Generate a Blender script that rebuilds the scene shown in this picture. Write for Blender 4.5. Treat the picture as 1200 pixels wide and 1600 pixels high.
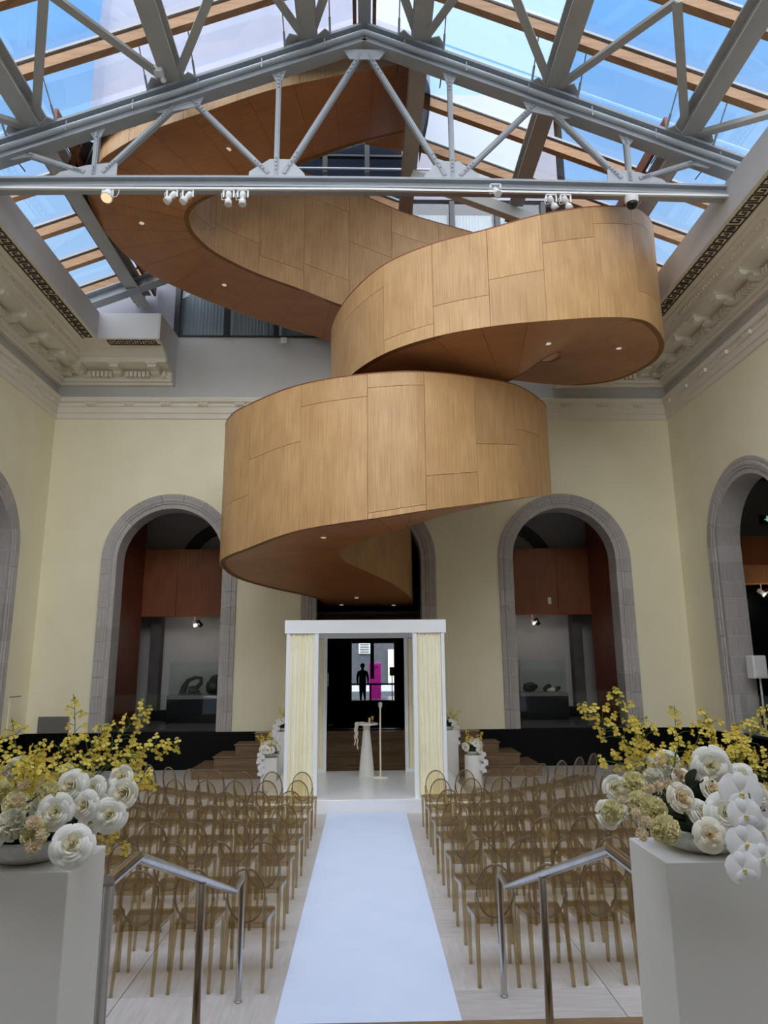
import bpy, bmesh, math, random
from mathutils import Vector, Matrix
R = random.Random(7)
scene = bpy.context.scene
for o in list(bpy.data.objects): bpy.data.objects.remove(o)
COL = scene.collection
PI = math.pi

# ------------------------------------------------------------------ camera
F_PX = 1080.0
CAM = Vector((0.0, 0.0, 2.5))
_dy = Vector((-29.0, -233.0, F_PX)).normalized()
_dz = Vector((-37.0, 4990.0, F_PX)); _dz = (_dz - _dz.dot(_dy) * _dy).normalized()
_dx = _dz.cross(_dy)
if _dx.x < 0: _dx = -_dx
cam_d = bpy.data.cameras.new('camera'); cam = bpy.data.objects.new('camera', cam_d); COL.objects.link(cam)
cam_d.sensor_width = 36.0; cam_d.lens = F_PX / 1600.0 * 36.0; cam_d.clip_end = 400; cam_d.clip_start = 0.05
cam.matrix_world = Matrix(((_dx.x, _dx.y, -_dx.z, CAM.x), (_dy.x, _dy.y, -_dy.z, CAM.y), (_dz.x, _dz.y, -_dz.z, CAM.z), (0, 0, 0, 1)))
scene.camera = cam
def at(px, py, Y):                      # point of the place at distance Y seen at a photo pixel (used to measure things)
    v = Vector((px - 600.0, 800.0 - py, F_PX)); w = Vector((_dx.dot(v), _dy.dot(v), _dz.dot(v)))
    return CAM + w * (Y / w.y)

# ------------------------------------------------------------------ sky, sun, exposure
world = bpy.data.worlds.new('world'); scene.world = world; world.use_nodes = True
nt = world.node_tree; nt.nodes.clear()
tcw = nt.nodes.new('ShaderNodeTexCoord'); sepw = nt.nodes.new('ShaderNodeSeparateXYZ'); skyr = nt.nodes.new('ShaderNodeValToRGB')   # clear blue sky, paler toward the horizon
er = skyr.color_ramp.elements; er[0].position = 0.0; er[0].color = (.62,.76,.92,1); er[1].position = 1.0; er[1].color = (.16,.42,.98,1)
for ps_, cl_ in ((.40,(.46,.68,.96,1)),(.72,(.22,.52,1.05,1))):
    e_ = er.new(ps_); e_.color = cl_
bg = nt.nodes.new('ShaderNodeBackground'); bg.inputs[1].default_value = 1.12
wo = nt.nodes.new('ShaderNodeOutputWorld'); nt.links.new(tcw.outputs['Generated'], sepw.inputs[0]); nt.links.new(sepw.outputs[2], skyr.inputs[0])
nt.links.new(skyr.outputs[0], bg.inputs[0]); nt.links.new(bg.outputs[0], wo.inputs[0])
sun_d = bpy.data.lights.new('sun', 'SUN'); sun_d.energy = 8.5; sun_d.angle = math.radians(100); sun_d.color = (1.0, 0.98, 0.97)
sun = bpy.data.objects.new('sun', sun_d); COL.objects.link(sun); sun.location = (-8, -6, 24)
sun.rotation_euler = Vector((0.06, 0.68, -0.73)).to_track_quat('-Z', 'Y').to_euler()
scene.view_settings.view_transform = 'Standard'; scene.view_settings.look = 'None'
scene.view_settings.exposure = 0.0; scene.view_settings.gamma = 1.0; scene.view_settings.use_curve_mapping = False
try:
    scene.cycles.transparent_max_bounces = 32; scene.cycles.max_bounces = 8; scene.cycles.diffuse_bounces = 6
    scene.cycles.sample_clamp_indirect = 4.0; scene.cycles.caustics_reflective = False; scene.cycles.caustics_refractive = False
except Exception: pass

# ------------------------------------------------------------------ mesh helpers
class MB:
    def __init__(s): s.v = []; s.f = []; s.uv = []; s.sm = []
    def add(s, vs, fs, uvs=None, smooth=False):
        o = len(s.v); s.v += [tuple(p) for p in vs]; s.uv += (list(uvs) if uvs else [(p[0] + p[1], p[2]) for p in s.v[o:]])
        s.f += [tuple(i + o for i in f) for f in fs]; s.sm += [smooth] * len(fs); return s
    def box(s, x0, x1, y0, y1, z0, z1):
        if x0 > x1: x0, x1 = x1, x0
        if y0 > y1: y0, y1 = y1, y0
        if z0 > z1: z0, z1 = z1, z0
        v = [(x0,y0,z0),(x1,y0,z0),(x1,y1,z0),(x0,y1,z0),(x0,y0,z1),(x1,y0,z1),(x1,y1,z1),(x0,y1,z1)]
        return s.add(v, [(0,3,2,1),(4,5,6,7),(0,1,5,4),(1,2,6,5),(2,3,7,6),(3,0,4,7)])
    def bev(s, x0, x1, y0, y1, z0, z1, b=0.01):          # box with chamfered vertical and top edges
        xs = (x0, x1); ys = (y0, y1)
        def ring(i, z): 
            return [(x0+i+b,y0+i,z),(x1-i-b,y0+i,z),(x1-i,y0+i+b,z),(x1-i,y1-i-b,z),(x1-i-b,y1-i,z),(x0+i+b,y1-i,z),(x0+i,y1-i-b,z),(x0+i,y0+i+b,z)]
        v = ring(0, z0) + ring(0, z1 - b) + ring(b, z1); f = [tuple(range(7, -1, -1)), tuple(range(16, 24))]
        for k in (0, 8):
            for i in range(8): f.append((k+i, k+(i+1)%8, k+8+(i+1)%8, k+8+i))
        return s.add(v, f)
    def bar(s, a, b, w, h, up=(0,0,1)):                   # rectangular bar from a to b
        a = Vector(a); b = Vector(b); d = (b - a).normalized(); u = Vector(up); sd = d.cross(u)
        if sd.length < 1e-4: sd = d.cross(Vector((1,0,0)))
        sd.normalize(); u = sd.cross(d).normalized(); v = []
        for p in (a, b):
            for i, j in ((-1,-1),(1,-1),(1,1),(-1,1)): v.append(p + sd*(w/2*i) + u*(h/2*j))
        return s.add(v, [(3,2,1,0),(4,5,6,7),(0,1,5,4),(1,2,6,5),(2,3,7,6),(3,0,4,7)])
    def tube(s, pts, r, n=8, cap=True, rs=None):
        P = [Vector(p) for p in pts]; v = []; m = len(P); nrm = None
        for i, p in enumerate(P):
            d = (P[min(i+1, m-1)] - P[max(i-1, 0)]).normalized()
            if nrm is None: nrm = d.orthogonal().normalized()
            nrm = (nrm - d * nrm.dot(d)).normalized(); bi = d.cross(nrm); rr = rs[i] if rs else r
            for k in range(n): v.append(p + (nrm*math.cos(2*PI*k/n) + bi*math.sin(2*PI*k/n)) * rr)
        f = []
        for i in range(m-1):
            for k in range(n): f.append((i*n+k, i*n+(k+1)%n, (i+1)*n+(k+1)%n, (i+1)*n+k))
        s.add(v, f, None, True)
        if cap: s.add(v[:n], [tuple(range(n-1,-1,-1))]); s.add(v[-n:], [tuple(range(n))])
        return s
    def lathe(s, prof, n=24, c=(0,0,0), smooth=True, axis=None):   # prof: (r, z)
        v = []; uvs = []
        for r, z in prof:
            for k in range(n): v.append((r*math.cos(2*PI*k/n), r*math.sin(2*PI*k/n), z))
        if axis is not None:
            q = Vector((0,0,1)).rotation_difference(Vector(axis).normalized()); v = [q @ Vector(p) for p in v]
        v = [(p[0]+c[0], p[1]+c[1], p[2]+c[2]) for p in v]; f = []
        for i in range(len(prof)-1):
            for k in range(n): f.append((i*n+k, i*n+(k+1)%n, (i+1)*n+(k+1)%n, (i+1)*n+k))
        s.add(v, f, None, smooth)
        if prof[0][0] > 1e-5: s.add(v[:n], [tuple(range(n-1,-1,-1))])
        if prof[-1][0] > 1e-5: s.add(v[-n:], [tuple(range(n))])
        return s
    def ball(s, c, r, n=10, m=7, sq=(1,1,1)):
        v = []; f = []
        for i in range(m+1):
            t = PI*i/m
            for k in range(n): v.append((c[0]+r*sq[0]*math.sin(t)*math.cos(2*PI*k/n), c[1]+r*sq[1]*math.sin(t)*math.sin(2*PI*k/n), c[2]-r*sq[2]*math.cos(t)))
        for i in range(m):
            for k in range(n): f.append((i*n+k, i*n+(k+1)%n, (i+1)*n+(k+1)%n, (i+1)*n+k))
        return s.add(v, f, None, True)
    def prism(s, poly, d):                                # polygon (3-D points) extruded by vector d
        n = len(poly); d = Vector(d); v = [Vector(p) for p in poly] + [Vector(p)+d for p in poly]
        f = [tuple(range(n-1,-1,-1)), tuple(range(n, 2*n))] + [(i,(i+1)%n,n+(i+1)%n,n+i) for i in range(n)]
        return s.add(v, f)
    def grid(s, rows, uvs=None, smooth=True, close=False):
        n = len(rows[0]); v = [p for r in rows for p in r]; f = []
        for i in range(len(rows)-1):
            for k in range(n if close else n-1): f.append((i*n+k, i*n+(k+1)%n, (i+1)*n+(k+1)%n, (i+1)*n+k))
        return s.add(v, f, [u for r in uvs for u in r] if uvs else None, smooth)
    def mesh(s, name, mat, off=(0,0,0)):
        me = bpy.data.meshes.new(name); me.from_pydata([(p[0]-off[0], p[1]-off[1], p[2]-off[2]) for p in s.v], [], s.f)
        ul = me.uv_layers.new(name='UVMap'); vi = [0]*len(me.loops); me.loops.foreach_get('vertex_index', vi)
        fl = []
        for i in vi: fl += s.uv[i]
        ul.data.foreach_set('uv', fl); me.polygons.foreach_set('use_smooth', s.sm)
        if mat: me.materials.append(mat)
        me.update(); return me
WL = {}                                                   # world location of unrotated parents
def wl(o): return WL.get(o.name, Vector((0,0,0)))
def link(name, data, parent=None, loc=(0,0,0)):
    o = bpy.data.objects.new(name, data); COL.objects.link(o); o.location = loc
    if parent: o.parent = parent; WL[o.name] = wl(parent) + Vector(loc)
    else: WL[o.name] = Vector(loc)
    return o
def part(name, mb, mat, parent, label=None):              # child mesh, builder in world coordinates
    o = link(name, mb.mesh(name, mat, wl(parent)), parent)
    if label: o['label'] = label
    return o
def lpart(name, mb, mat, parent):                         # child mesh, builder already in parent's local coordinates
    me = mb if isinstance(mb, bpy.types.Mesh) else mb.mesh(name, mat)
    return link(name, me, parent)
def tag(o, label, cat, group=None, kind=None):
    o['label'] = label
    if cat: o['category'] = cat
    if group: o['group'] = group
    if kind: o['kind'] = kind
    return o
def thing(name, label, cat, loc=(0,0,0), rotz=0, group=None):
    o = link(name, None, None, loc); o.empty_display_size = 0.1; o.rotation_euler = (0,0,rotz); return tag(o, label, cat, group)
def single(name, mb, mat, label, cat, group=None):        # one-mesh thing, origin at its base
    xs = [p[0] for p in mb.v]; ys = [p[1] for p in mb.v]; z = min(p[2] for p in mb.v); c = ((min(xs)+max(xs))/2, (min(ys)+max(ys))/2, z)
    return tag(link(name, mb.mesh(name, mat, c), None, c), label, cat, group)
def struct(name, mb, mat, label=None):
    o = link(name, mb.mesh(name, mat) if mb else None); o['kind'] = 'structure'
    if label: o['label'] = label
    return o
def copy_tree(o, parent=None, loc=None, rotz=None):
    c = o.copy(); COL.objects.link(c); c.parent = parent
    if loc is not None: c.location = loc; WL[c.name] = Vector(loc)
    if rotz is not None: c.rotation_euler = (0,0,rotz)
    for ch in list(o.children): copy_tree(ch, c)
    return c
def inst(name, me, parent, loc=(0,0,0), rot=None, sc=None):   # child sharing mesh data; loc in world coordinates
    o = link(name, me, parent, Vector(loc) - wl(parent))
    if rot is not None:
        if isinstance(rot, (tuple, list)): o.rotation_euler = rot
        else: o.rotation_mode = 'QUATERNION'; o.rotation_quaternion = rot
    if sc is not None: o.scale = (sc, sc, sc) if not isinstance(sc, (tuple, list)) else sc
    return o
ORD = ['first','second','third','fourth','fifth','sixth','seventh','eighth','ninth','tenth']

# ------------------------------------------------------------------ materials (all procedural)
def srgb(r, g, b):
    return tuple(((c/255)/12.92 if c/255 <= 0.04045 else ((c/255+0.055)/1.055)**2.4) for c in (r, g, b)) + (1.0,)
def N(m, t, **kw):
    n = m.node_tree.nodes.new(t)
    for k, v in kw.items(): setattr(n, k, v)
    return n
def base_mat(name, col, rough=0.6, metal=0.0, spec=0.4):
    m = bpy.data.materials.new(name); m.use_nodes = True; b = m.node_tree.nodes['Principled BSDF']
    b.inputs['Base Color'].default_value = col; b.inputs['Roughness'].default_value = rough; b.inputs['Metallic'].default_value = metal
    b.inputs['Specular IOR Level'].default_value = spec; m.diffuse_color = col; return m, b
def mottled(name, c1, c2, scale=3.0, stretch=(1,1,1), rough=0.7, bump=0.0, bscale=60, rnd=0.0, coords='Object', metal=0.0, spec=0.4, detail=5):
    m, b = base_mat(name, c1, rough, metal, spec); L = m.node_tree.links
    tc = N(m, 'ShaderNodeTexCoord'); mp = N(m, 'ShaderNodeMapping'); mp.inputs['Scale'].default_value = stretch
    no = N(m, 'ShaderNodeTexNoise'); no.inputs['Scale'].default_value = scale; no.inputs['Detail'].default_value = detail
    rp = N(m, 'ShaderNodeValToRGB'); rp.color_ramp.elements[0].position = 0.3; rp.color_ramp.elements[1].position = 0.7
    rp.color_ramp.elements[0].color = c1; rp.color_ramp.elements[1].color = c2
    L.new(tc.outputs[coords], mp.inputs[0]); L.new(mp.outputs[0], no.inputs['Vector']); L.new(no.outputs[0], rp.inputs[0]); out = rp.outputs[0]
    if rnd:
        oi = N(m, 'ShaderNodeObjectInfo'); ma = N(m, 'ShaderNodeMapRange'); ma.inputs[3].default_value = 1-rnd; ma.inputs[4].default_value = 1+rnd
        L.new(oi.outputs['Random'], ma.inputs[0]); hs = N(m, 'ShaderNodeHueSaturation'); L.new(ma.outputs[0], hs.inputs['Value']); L.new(out, hs.inputs['Color']); out = hs.outputs[0]
        # shift the pattern from piece to piece
        cm = N(m, 'ShaderNodeCombineXYZ'); mu = N(m, 'ShaderNodeMath', operation='MULTIPLY'); mu.inputs[1].default_value = 37.0
        L.new(oi.outputs['Random'], mu.inputs[0]); L.new(mu.outputs[0], cm.inputs[0]); L.new(mu.outputs[0], cm.inputs[1]); L.new(cm.outputs[0], mp.inputs['Location'])
    L.new(out, b.inputs['Base Color'])
    if bump:
        n2 = N(m, 'ShaderNodeTexNoise'); n2.inputs['Scale'].default_value = bscale; n2.inputs['Detail'].default_value = 4
        bp = N(m, 'ShaderNodeBump'); bp.inputs['Strength'].default_value = bump; bp.inputs['Distance'].default_value = 0.02
        L.new(tc.outputs['Object'], n2.inputs['Vector']); L.new(n2.outputs[0], bp.inputs['Height']); L.new(bp.outputs[0], b.inputs['Normal'])
    return m
def see_through(name, tint, gloss=0.08, rough=0.02, body=None, body_mix=0.0):
    m = bpy.data.materials.new(name); m.use_nodes = True; t = m.node_tree; t.nodes.clear(); L = t.links
    out = N(m, 'ShaderNodeOutputMaterial'); tr = N(m, 'ShaderNodeBsdfTransparent'); tr.inputs[0].default_value = tint
    gl = N(m, 'ShaderNodeBsdfGlossy'); gl.inputs['Roughness'].default_value = rough
    lw = N(m, 'ShaderNodeLayerWeight'); lw.inputs[0].default_value = 0.35
    mr = N(m, 'ShaderNodeMapRange'); mr.inputs[3].default_value = gloss*0.5; mr.inputs[4].default_value = min(1.0, gloss*6)
    L.new(lw.outputs['Fresnel'], mr.inputs[0]); mx = N(m, 'ShaderNodeMixShader'); L.new(mr.outputs[0], mx.inputs[0])
    first = tr
    if body:
        df = N(m, 'ShaderNodeBsdfDiffuse'); df.inputs[0].default_value = body; m2 = N(m, 'ShaderNodeMixShader'); m2.inputs[0].default_value = body_mix
        L.new(tr.outputs[0], m2.inputs[1]); L.new(df.outputs[0], m2.inputs[2]); first = m2
    L.new(first.outputs[0], mx.inputs[1]); L.new(gl.outputs[0], mx.inputs[2]); L.new(mx.outputs[0], out.inputs[0]); m.diffuse_color = tint; return m
def emit(name, col, s):
    m = bpy.data.materials.new(name); m.use_nodes = True; t = m.node_tree; t.nodes.clear()
    e = N(m, 'ShaderNodeEmission'); e.inputs[0].default_value = col; e.inputs[1].default_value = s; o = N(m, 'ShaderNodeOutputMaterial'); t.links.new(e.outputs[0], o.inputs[0]); return m
def wood(name, dark, light, rnd=0.1, rough=0.45, fine=70.0, coords='UV', coat=0.0):
    m, b = base_mat(name, light, rough, 0, 0.35); L = m.node_tree.links
    tc = N(m, 'ShaderNodeTexCoord'); mp = N(m, 'ShaderNodeMapping'); mp.inputs['Scale'].default_value = (fine, 1.2, 1.2)
    n1 = N(m, 'ShaderNodeTexNoise'); n1.inputs['Scale'].default_value = 1.0; n1.inputs['Detail'].default_value = 3
    mp2 = N(m, 'ShaderNodeMapping'); mp2.inputs['Scale'].default_value = (3.0, 1.6, 3.0)
    n2 = N(m, 'ShaderNodeTexNoise'); n2.inputs['Scale'].default_value = 1.0; n2.inputs['Detail'].default_value = 4
    oi = N(m, 'ShaderNodeObjectInfo'); cm = N(m, 'ShaderNodeCombineXYZ'); mu = N(m, 'ShaderNodeMath', operation='MULTIPLY'); mu.inputs[1].default_value = 53.0
    L.new(oi.outputs['Random'], mu.inputs[0]); L.new(mu.outputs[0], cm.inputs[0]); L.new(mu.outputs[0], cm.inputs[1]); L.new(cm.outputs[0], mp.inputs['Location']); L.new(cm.outputs[0], mp2.inputs['Location'])
    L.new(tc.outputs[coords], mp.inputs[0]); L.new(tc.outputs[coords], mp2.inputs[0]); L.new(mp.outputs[0], n1.inputs['Vector']); L.new(mp2.outputs[0], n2.inputs['Vector'])
    ad = N(m, 'ShaderNodeMath', operation='MULTIPLY_ADD'); ad.inputs[1].default_value = 0.35; L.new(n2.outputs[0], ad.inputs[0]); 
    m3 = N(m, 'ShaderNodeMath', operation='MULTIPLY'); m3.inputs[1].default_value = 0.65; L.new(n1.outputs[0], m3.inputs[0]); L.new(m3.outputs[0], ad.inputs[2])
    rp = N(m, 'ShaderNodeValToRGB'); rp.color_ramp.elements[0].position = 0.36; rp.color_ramp.elements[1].position = 0.62
    rp.color_ramp.elements[0].color = dark; rp.color_ramp.elements[1].color = light; L.new(ad.outputs[0], rp.inputs[0])
    ma = N(m, 'ShaderNodeMapRange'); ma.inputs[3].default_value = 1-rnd; ma.inputs[4].default_value = 1+rnd; L.new(oi.outputs['Random'], ma.inputs[0])
    hs = N(m, 'ShaderNodeHueSaturation'); L.new(ma.outputs[0], hs.inputs['Value']); L.new(rp.outputs[0], hs.inputs['Color']); L.new(hs.outputs[0], b.inputs['Base Color'])
    b.inputs['Coat Weight'].default_value = coat; return m

M = {}
M['cream'] = mottled('cream_plaster', srgb(243,237,208), srgb(238,231,200), 1.2, bump=0.06, bscale=25, rough=0.85)
M['frieze'] = mottled('grey_frieze_paint', srgb(192,191,188), srgb(186,185,182), 1.5, rough=0.8)
M['mould'] = mottled('cornice_plaster', srgb(234,229,215), srgb(228,222,206), 1.5, rough=0.7, bump=0.1, bscale=40)
M['mould_dark'] = mottled('greek_key_brown', srgb(92,76,52), srgb(70,58,40), 20, rough=0.7)
M['white'] = mottled('white_wall_paint', srgb(226,226,226), srgb(218,218,220), 2, rough=0.7)
M['stone'] = mottled('grey_limestone', srgb(184,178,174), srgb(168,162,158), 2.5, (14,14,1.2), rough=0.75, bump=0.12, bscale=50, rnd=0.11)
M['joint'] = base_mat('stone_joint', srgb(214,208,200), 0.9)[0]
M['floor'] = mottled('pale_floor_stone', srgb(192,186,183), srgb(172,166,163), 3.0, (1.0,9.0,1.0), rough=0.42, rnd=0.05, bump=0.03)
M['floor_b'] = mottled('pale_floor_stone_turned', srgb(192,186,183), srgb(174,168,165), 3.0, (9.0,1.0,1.0), rough=0.42, rnd=0.05, bump=0.03)
M['floor_joint'] = base_mat('floor_joint', srgb(140,132,125), 0.8)[0]
M['wood'] = wood('fir_veneer', srgb(172,131,86), srgb(199,160,113), 0.085, 0.42)
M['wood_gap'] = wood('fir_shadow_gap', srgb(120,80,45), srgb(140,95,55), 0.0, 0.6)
M['wood_soffit_baked'] = wood('fir_soffit_baked_tone', srgb(162,106,66), srgb(184,126,80), 0.04, 0.4)  # stair fir tinted darker and redder: soffit shade put into the colour
M['wood_dark'] = wood('dark_fir_panel', srgb(120,66,36), srgb(146,84,48), 0.06, 0.5)
M['wood_red'] = wood('red_stained_panel', srgb(96,44,26), srgb(116,56,34), 0.05, 0.5)
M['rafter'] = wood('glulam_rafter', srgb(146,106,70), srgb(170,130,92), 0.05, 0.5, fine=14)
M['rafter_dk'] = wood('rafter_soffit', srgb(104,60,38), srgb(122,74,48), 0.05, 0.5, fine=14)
M['step'] = wood('oak_step', srgb(112,90,66), srgb(134,110,84), 0.08, 0.35, fine=6, coat=0.1)
M['truss'] = mottled('pale_grey_steel_paint', srgb(168,173,178), srgb(160,165,170), 3, rough=0.4)
M['gusset'] = mottled('white_steel_plate', srgb(186,189,194), srgb(178,181,186), 3, rough=0.45)
M['steel'] = mottled('dark_grey_steel_paint', srgb(176,174,168), srgb(168,166,160), 3, rough=0.5)
M['steel_m'] = mottled('mid_grey_steel_paint', srgb(160,162,164), srgb(150,152,154), 3, rough=0.45)
M['bolt'] = base_mat('bolt_steel', srgb(150,150,152), 0.35, 0.8)[0]
M['roofglass'] = see_through('roof_glass', (0.94,0.96,0.97,1), 0.025, 0.02)
M['frosted'] = see_through('fritted_roof_glass', (0.96,0.98,0.98,1), 0.02, 0.05)
_t = M['frosted'].node_tree; _tl = _t.nodes.new('ShaderNodeBsdfTranslucent'); _tl.inputs[0].default_value = (.80,.86,.90,1); _m = _t.nodes.new('ShaderNodeMixShader'); _m.inputs[0].default_value = .17
_o = [n for n in _t.nodes if n.type == 'OUTPUT_MATERIAL'][0]; _src = _o.inputs[0].links[0].from_socket; _t.links.new(_src, _m.inputs[1]); _t.links.new(_tl.outputs[0], _m.inputs[2]); _t.links.new(_m.outputs[0], _o.inputs[0])
M['amber_rim'] = see_through('amber_polycarbonate_rim', (0.60,0.50,0.34,1), 0.06, 0.08, srgb(128,102,62), 0.3)
M['glass'] = see_through('clear_glass', (0.93,0.955,0.955,1), 0.022, 0.01)
M['glass_dk'] = see_through('dark_window_glass', (0.80,0.84,0.86,1), 0.05, 0.03)
M['black'] = base_mat('black_gloss_panel', (0.003,0.003,0.0035,1), 0.4, 0, 0.12)[0]
M['mullion'] = base_mat('black_window_frame', srgb(42,44,46), 0.4)[0]
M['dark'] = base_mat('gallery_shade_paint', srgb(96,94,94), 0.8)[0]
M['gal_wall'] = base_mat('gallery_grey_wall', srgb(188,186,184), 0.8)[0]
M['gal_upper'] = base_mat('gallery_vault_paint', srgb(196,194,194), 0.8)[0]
M['curb'] = mottled('pale_grey_curb_paint', srgb(206,206,208), srgb(200,200,202), 1)
M['facade'] = mottled('pale_facade_paint', srgb(150,148,156), srgb(142,140,150), 1)
M['gal_stone'] = mottled('dark_gallery_stone', srgb(92,88,86), srgb(80,76,74), 4, rough=0.7)
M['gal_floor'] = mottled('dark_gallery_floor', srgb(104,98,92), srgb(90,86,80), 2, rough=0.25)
M['clad'] = mottled('white_exterior_cladding', srgb(148,150,168), srgb(138,141,160), 1.0, rough=0.5)
M['carpet'] = mottled('white_aisle_runner', srgb(206,217,238), srgb(200,212,235), 2, rough=0.85, bump=0.03, bscale=200)
M['stage'] = mottled('white_stage_vinyl', srgb(240,240,240), srgb(230,231,233), 1.5, rough=0.28)
M['canopy'] = base_mat('white_canopy_paint', srgb(240,242,245), 0.5)[0]
M['curtain'] = mottled('ivory_drape', srgb(250,245,222), srgb(245,239,212), 3, (1,1,1), rough=0.8)
M['plinth'] = mottled('white_plinth_paint', srgb(236,234,230), srgb(228,226,222), 1.5, rough=0.6)
M['bowl'] = mottled('pale_concrete_bowl', srgb(214,212,206), srgb(190,188,182), 40, rough=0.8, bump=0.2, bscale=120)
M['steel_rail'] = mottled('brushed_stainless', srgb(196,194,190), srgb(176,174,170), 10, (1,1,0.1), rough=0.22, metal=1.0)
M['amber'] = see_through('amber_polycarbonate', (0.91,0.86,0.75,1), 0.07, 0.18, srgb(172,152,112), 0.07)
M['amber_d'] = see_through('amber_polycarbonate_edge', (0.81,0.74,0.58,1), 0.07, 0.2, srgb(178,152,104), 0.14)
M['amber_s'] = see_through('amber_polycarbonate_seat', (0.79,0.71,0.56,1), 0.07, 0.22, srgb(152,128,86), 0.10)
M['lamp_white'] = base_mat('white_lamp_housing', srgb(226,226,224), 0.4)[0]
M['lamp_dark'] = base_mat('black_lens', srgb(16,16,18), 0.15)[0]
M['lamp_lit'] = emit('warm_lit_lens', (1.0,0.70,0.42,1), 1.1)
M['downlight'] = emit('downlight_disc', (1.0,0.93,0.82,1), 0.5)
M['vent'] = base_mat('grey_vent_metal', srgb(126,122,118), 0.5)[0]
def petal(name, c1, c2, scale=30, trans=0.4):
    m = mottled(name, c1, c2, scale, rough=0.6); t = m.node_tree; b = t.nodes['Principled BSDF']; out = t.nodes['Material Output']
    tl = N(m, 'ShaderNodeBsdfTranslucent'); mx = N(m, 'ShaderNodeMixShader'); mx.inputs[0].default_value = trans
    src = b.inputs['Base Color'].links[0].from_socket; t.links.new(src, tl.inputs[0]); t.links.new(b.outputs[0], mx.inputs[1]); t.links.new(tl.outputs[0], mx.inputs[2]); t.links.new(mx.outputs[0], out.inputs[0]); return m
def rose_col(name, heart, rim):                      # creamier heart, paler outer petals
    m = petal(name, rim, rim, 30, .25); t = m.node_tree; L = t.links
    tc = N(m, 'ShaderNodeTexCoord'); sp = N(m, 'ShaderNodeVectorMath', operation='MULTIPLY'); sp.inputs[1].default_value = (1,1,0); ln = N(m, 'ShaderNodeVectorMath', operation='LENGTH')
    mr = N(m, 'ShaderNodeMapRange'); mr.inputs[1].default_value = .004; mr.inputs[2].default_value = .036; rp = N(m, 'ShaderNodeValToRGB'); rp.color_ramp.elements[0].color = heart; rp.color_ramp.elements[1].color = rim
    L.new(tc.outputs['Object'], sp.inputs[0]); L.new(sp.outputs[0], ln.inputs[0]); L.new(ln.outputs['Value'], mr.inputs[0]); L.new(mr.outputs[0], rp.inputs[0])
    for n in t.nodes:
        if n.type == 'BSDF_PRINCIPLED': L.new(rp.outputs[0], n.inputs['Base Color'])
        if n.type == 'BSDF_TRANSLUCENT': L.new(rp.outputs[0], n.inputs[0])
    return m
M['rose'] = rose_col('white_rose_petal', srgb(248,240,208), srgb(253,252,246))
M['rose_cream'] = rose_col('cream_rose_petal', srgb(248,230,192), srgb(253,247,232))
M['carn'] = petal('pale_yellow_carnation', srgb(255,250,214), srgb(254,246,196), 40, .35)
M['peach'] = petal('peach_petal', srgb(255,244,222), srgb(255,236,202), 40, .35)
M['carn_cream'] = petal('cream_carnation', srgb(255,253,242), srgb(254,250,230), 40, .35)
M['onc'] = petal('yellow_orchid_petal', srgb(244,214,70), srgb(246,230,130), 60, .3)
M['phal'] = petal('white_orchid_petal', srgb(252,252,252), srgb(247,246,249), 20, .3)
M['phal_c'] = base_mat('orchid_lip', srgb(214,202,130), 0.6)[0]
M['stem'] = mottled('green_stem', srgb(98,122,50), srgb(76,98,40), 20, rough=0.6)
M['leaf'] = mottled('dark_leaf', srgb(44,62,34), srgb(30,46,26), 15, rough=0.5)
M['gold'] = base_mat('brushed_gold', srgb(190,150,80), 0.3, 0.9)[0]
M['sculpt'] = mottled('black_bronze', srgb(40,38,36), srgb(24,23,22), 20, rough=0.4, bump=0.4, bscale=15)
# ================================================================== SETTING
WX = 8.15; WY = 17.5; ZG = 0.86; ZS = 5.04; RI = 1.33; RO = 1.70; SY = -0.8
def mapL(u, e, z): return (-WX + e, u, z)
def mapR(u, e, z): return (WX - e, u, z)
def mapB(u, e, z): return (u, WY - e, z)
def mapF(u, e, z): return (u, SY + e, z)
def roofz(x, off=0.0): return 14.36 - 0.406 * abs(x) + off

# floor of stone slabs
mb = MB().box(-WX, WX, SY, WY, -0.2, -0.012)
floor = struct('floor', mb, M['floor_joint'], 'pale stone slab floor of the sunken court')
sx, sy = 1.25, 1.05
for j in range(12):
    for i in range(13):
        x0 = -8.125 + i*sx; y0 = 5.55 + j*sy - 0.6
        x1 = min(x0+sx, WX); y1 = min(y0+sy, WY)
        key = ('slab', j % 3 == 1 or (i+j) % 5 == 0)
        me = bpy.data.meshes.get('slab_b' if key[1] else 'slab_a')
        if me is None: me = MB().bev(0.003, sx-0.003, 0.003, sy-0.003, -0.012, 0.0, 0.002).mesh('slab_b' if key[1] else 'slab_a', M['floor_b'] if key[1] else M['floor'])
        if y0 + sy <= WY + 0.4: inst('slab', me, floor, (x0, y0, 0))

# walls with arched openings
def wall(name, mp, u0, u1, z0, z1, arches, mat, label, rh=1.5, th=0.55):
    m = MB()
    for e in (0.0, -th):
        def q(a, b, c, d): m.add([mp(a[0], e, a[1]), mp(b[0], e, b[1]), mp(c[0], e, c[1]), mp(d[0], e, d[1])], [(0,1,2,3)])
        u = u0
        for c in sorted(arches):
            q((u,z0),(c-rh,z0),(c-rh,z1),(u,z1))
            n = 24
            for k in range(n):
                a = PI - PI*k/n; b = PI - PI*(k+1)/n
                p = (c+rh*math.cos(a), ZS+rh*math.sin(a)); r = (c+rh*math.cos(b), ZS+rh*math.sin(b))
                q(p, r, (r[0], z1), (p[0], z1))
            u = c + rh
        q((u,z0),(u1,z0),(u1,z1),(u,z1))
    return struct(name, m, mat, label)
ARCH_B = (-4.94, 0.09, 5.11); ARCH_L = (14.5,); ARCH_R = (14.22,)
wall_back = wall('wall_back', mapB, -WX, WX, ZG, 8.86, ARCH_B, M['cream'], 'cream plaster end wall with three stone arches')
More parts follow.
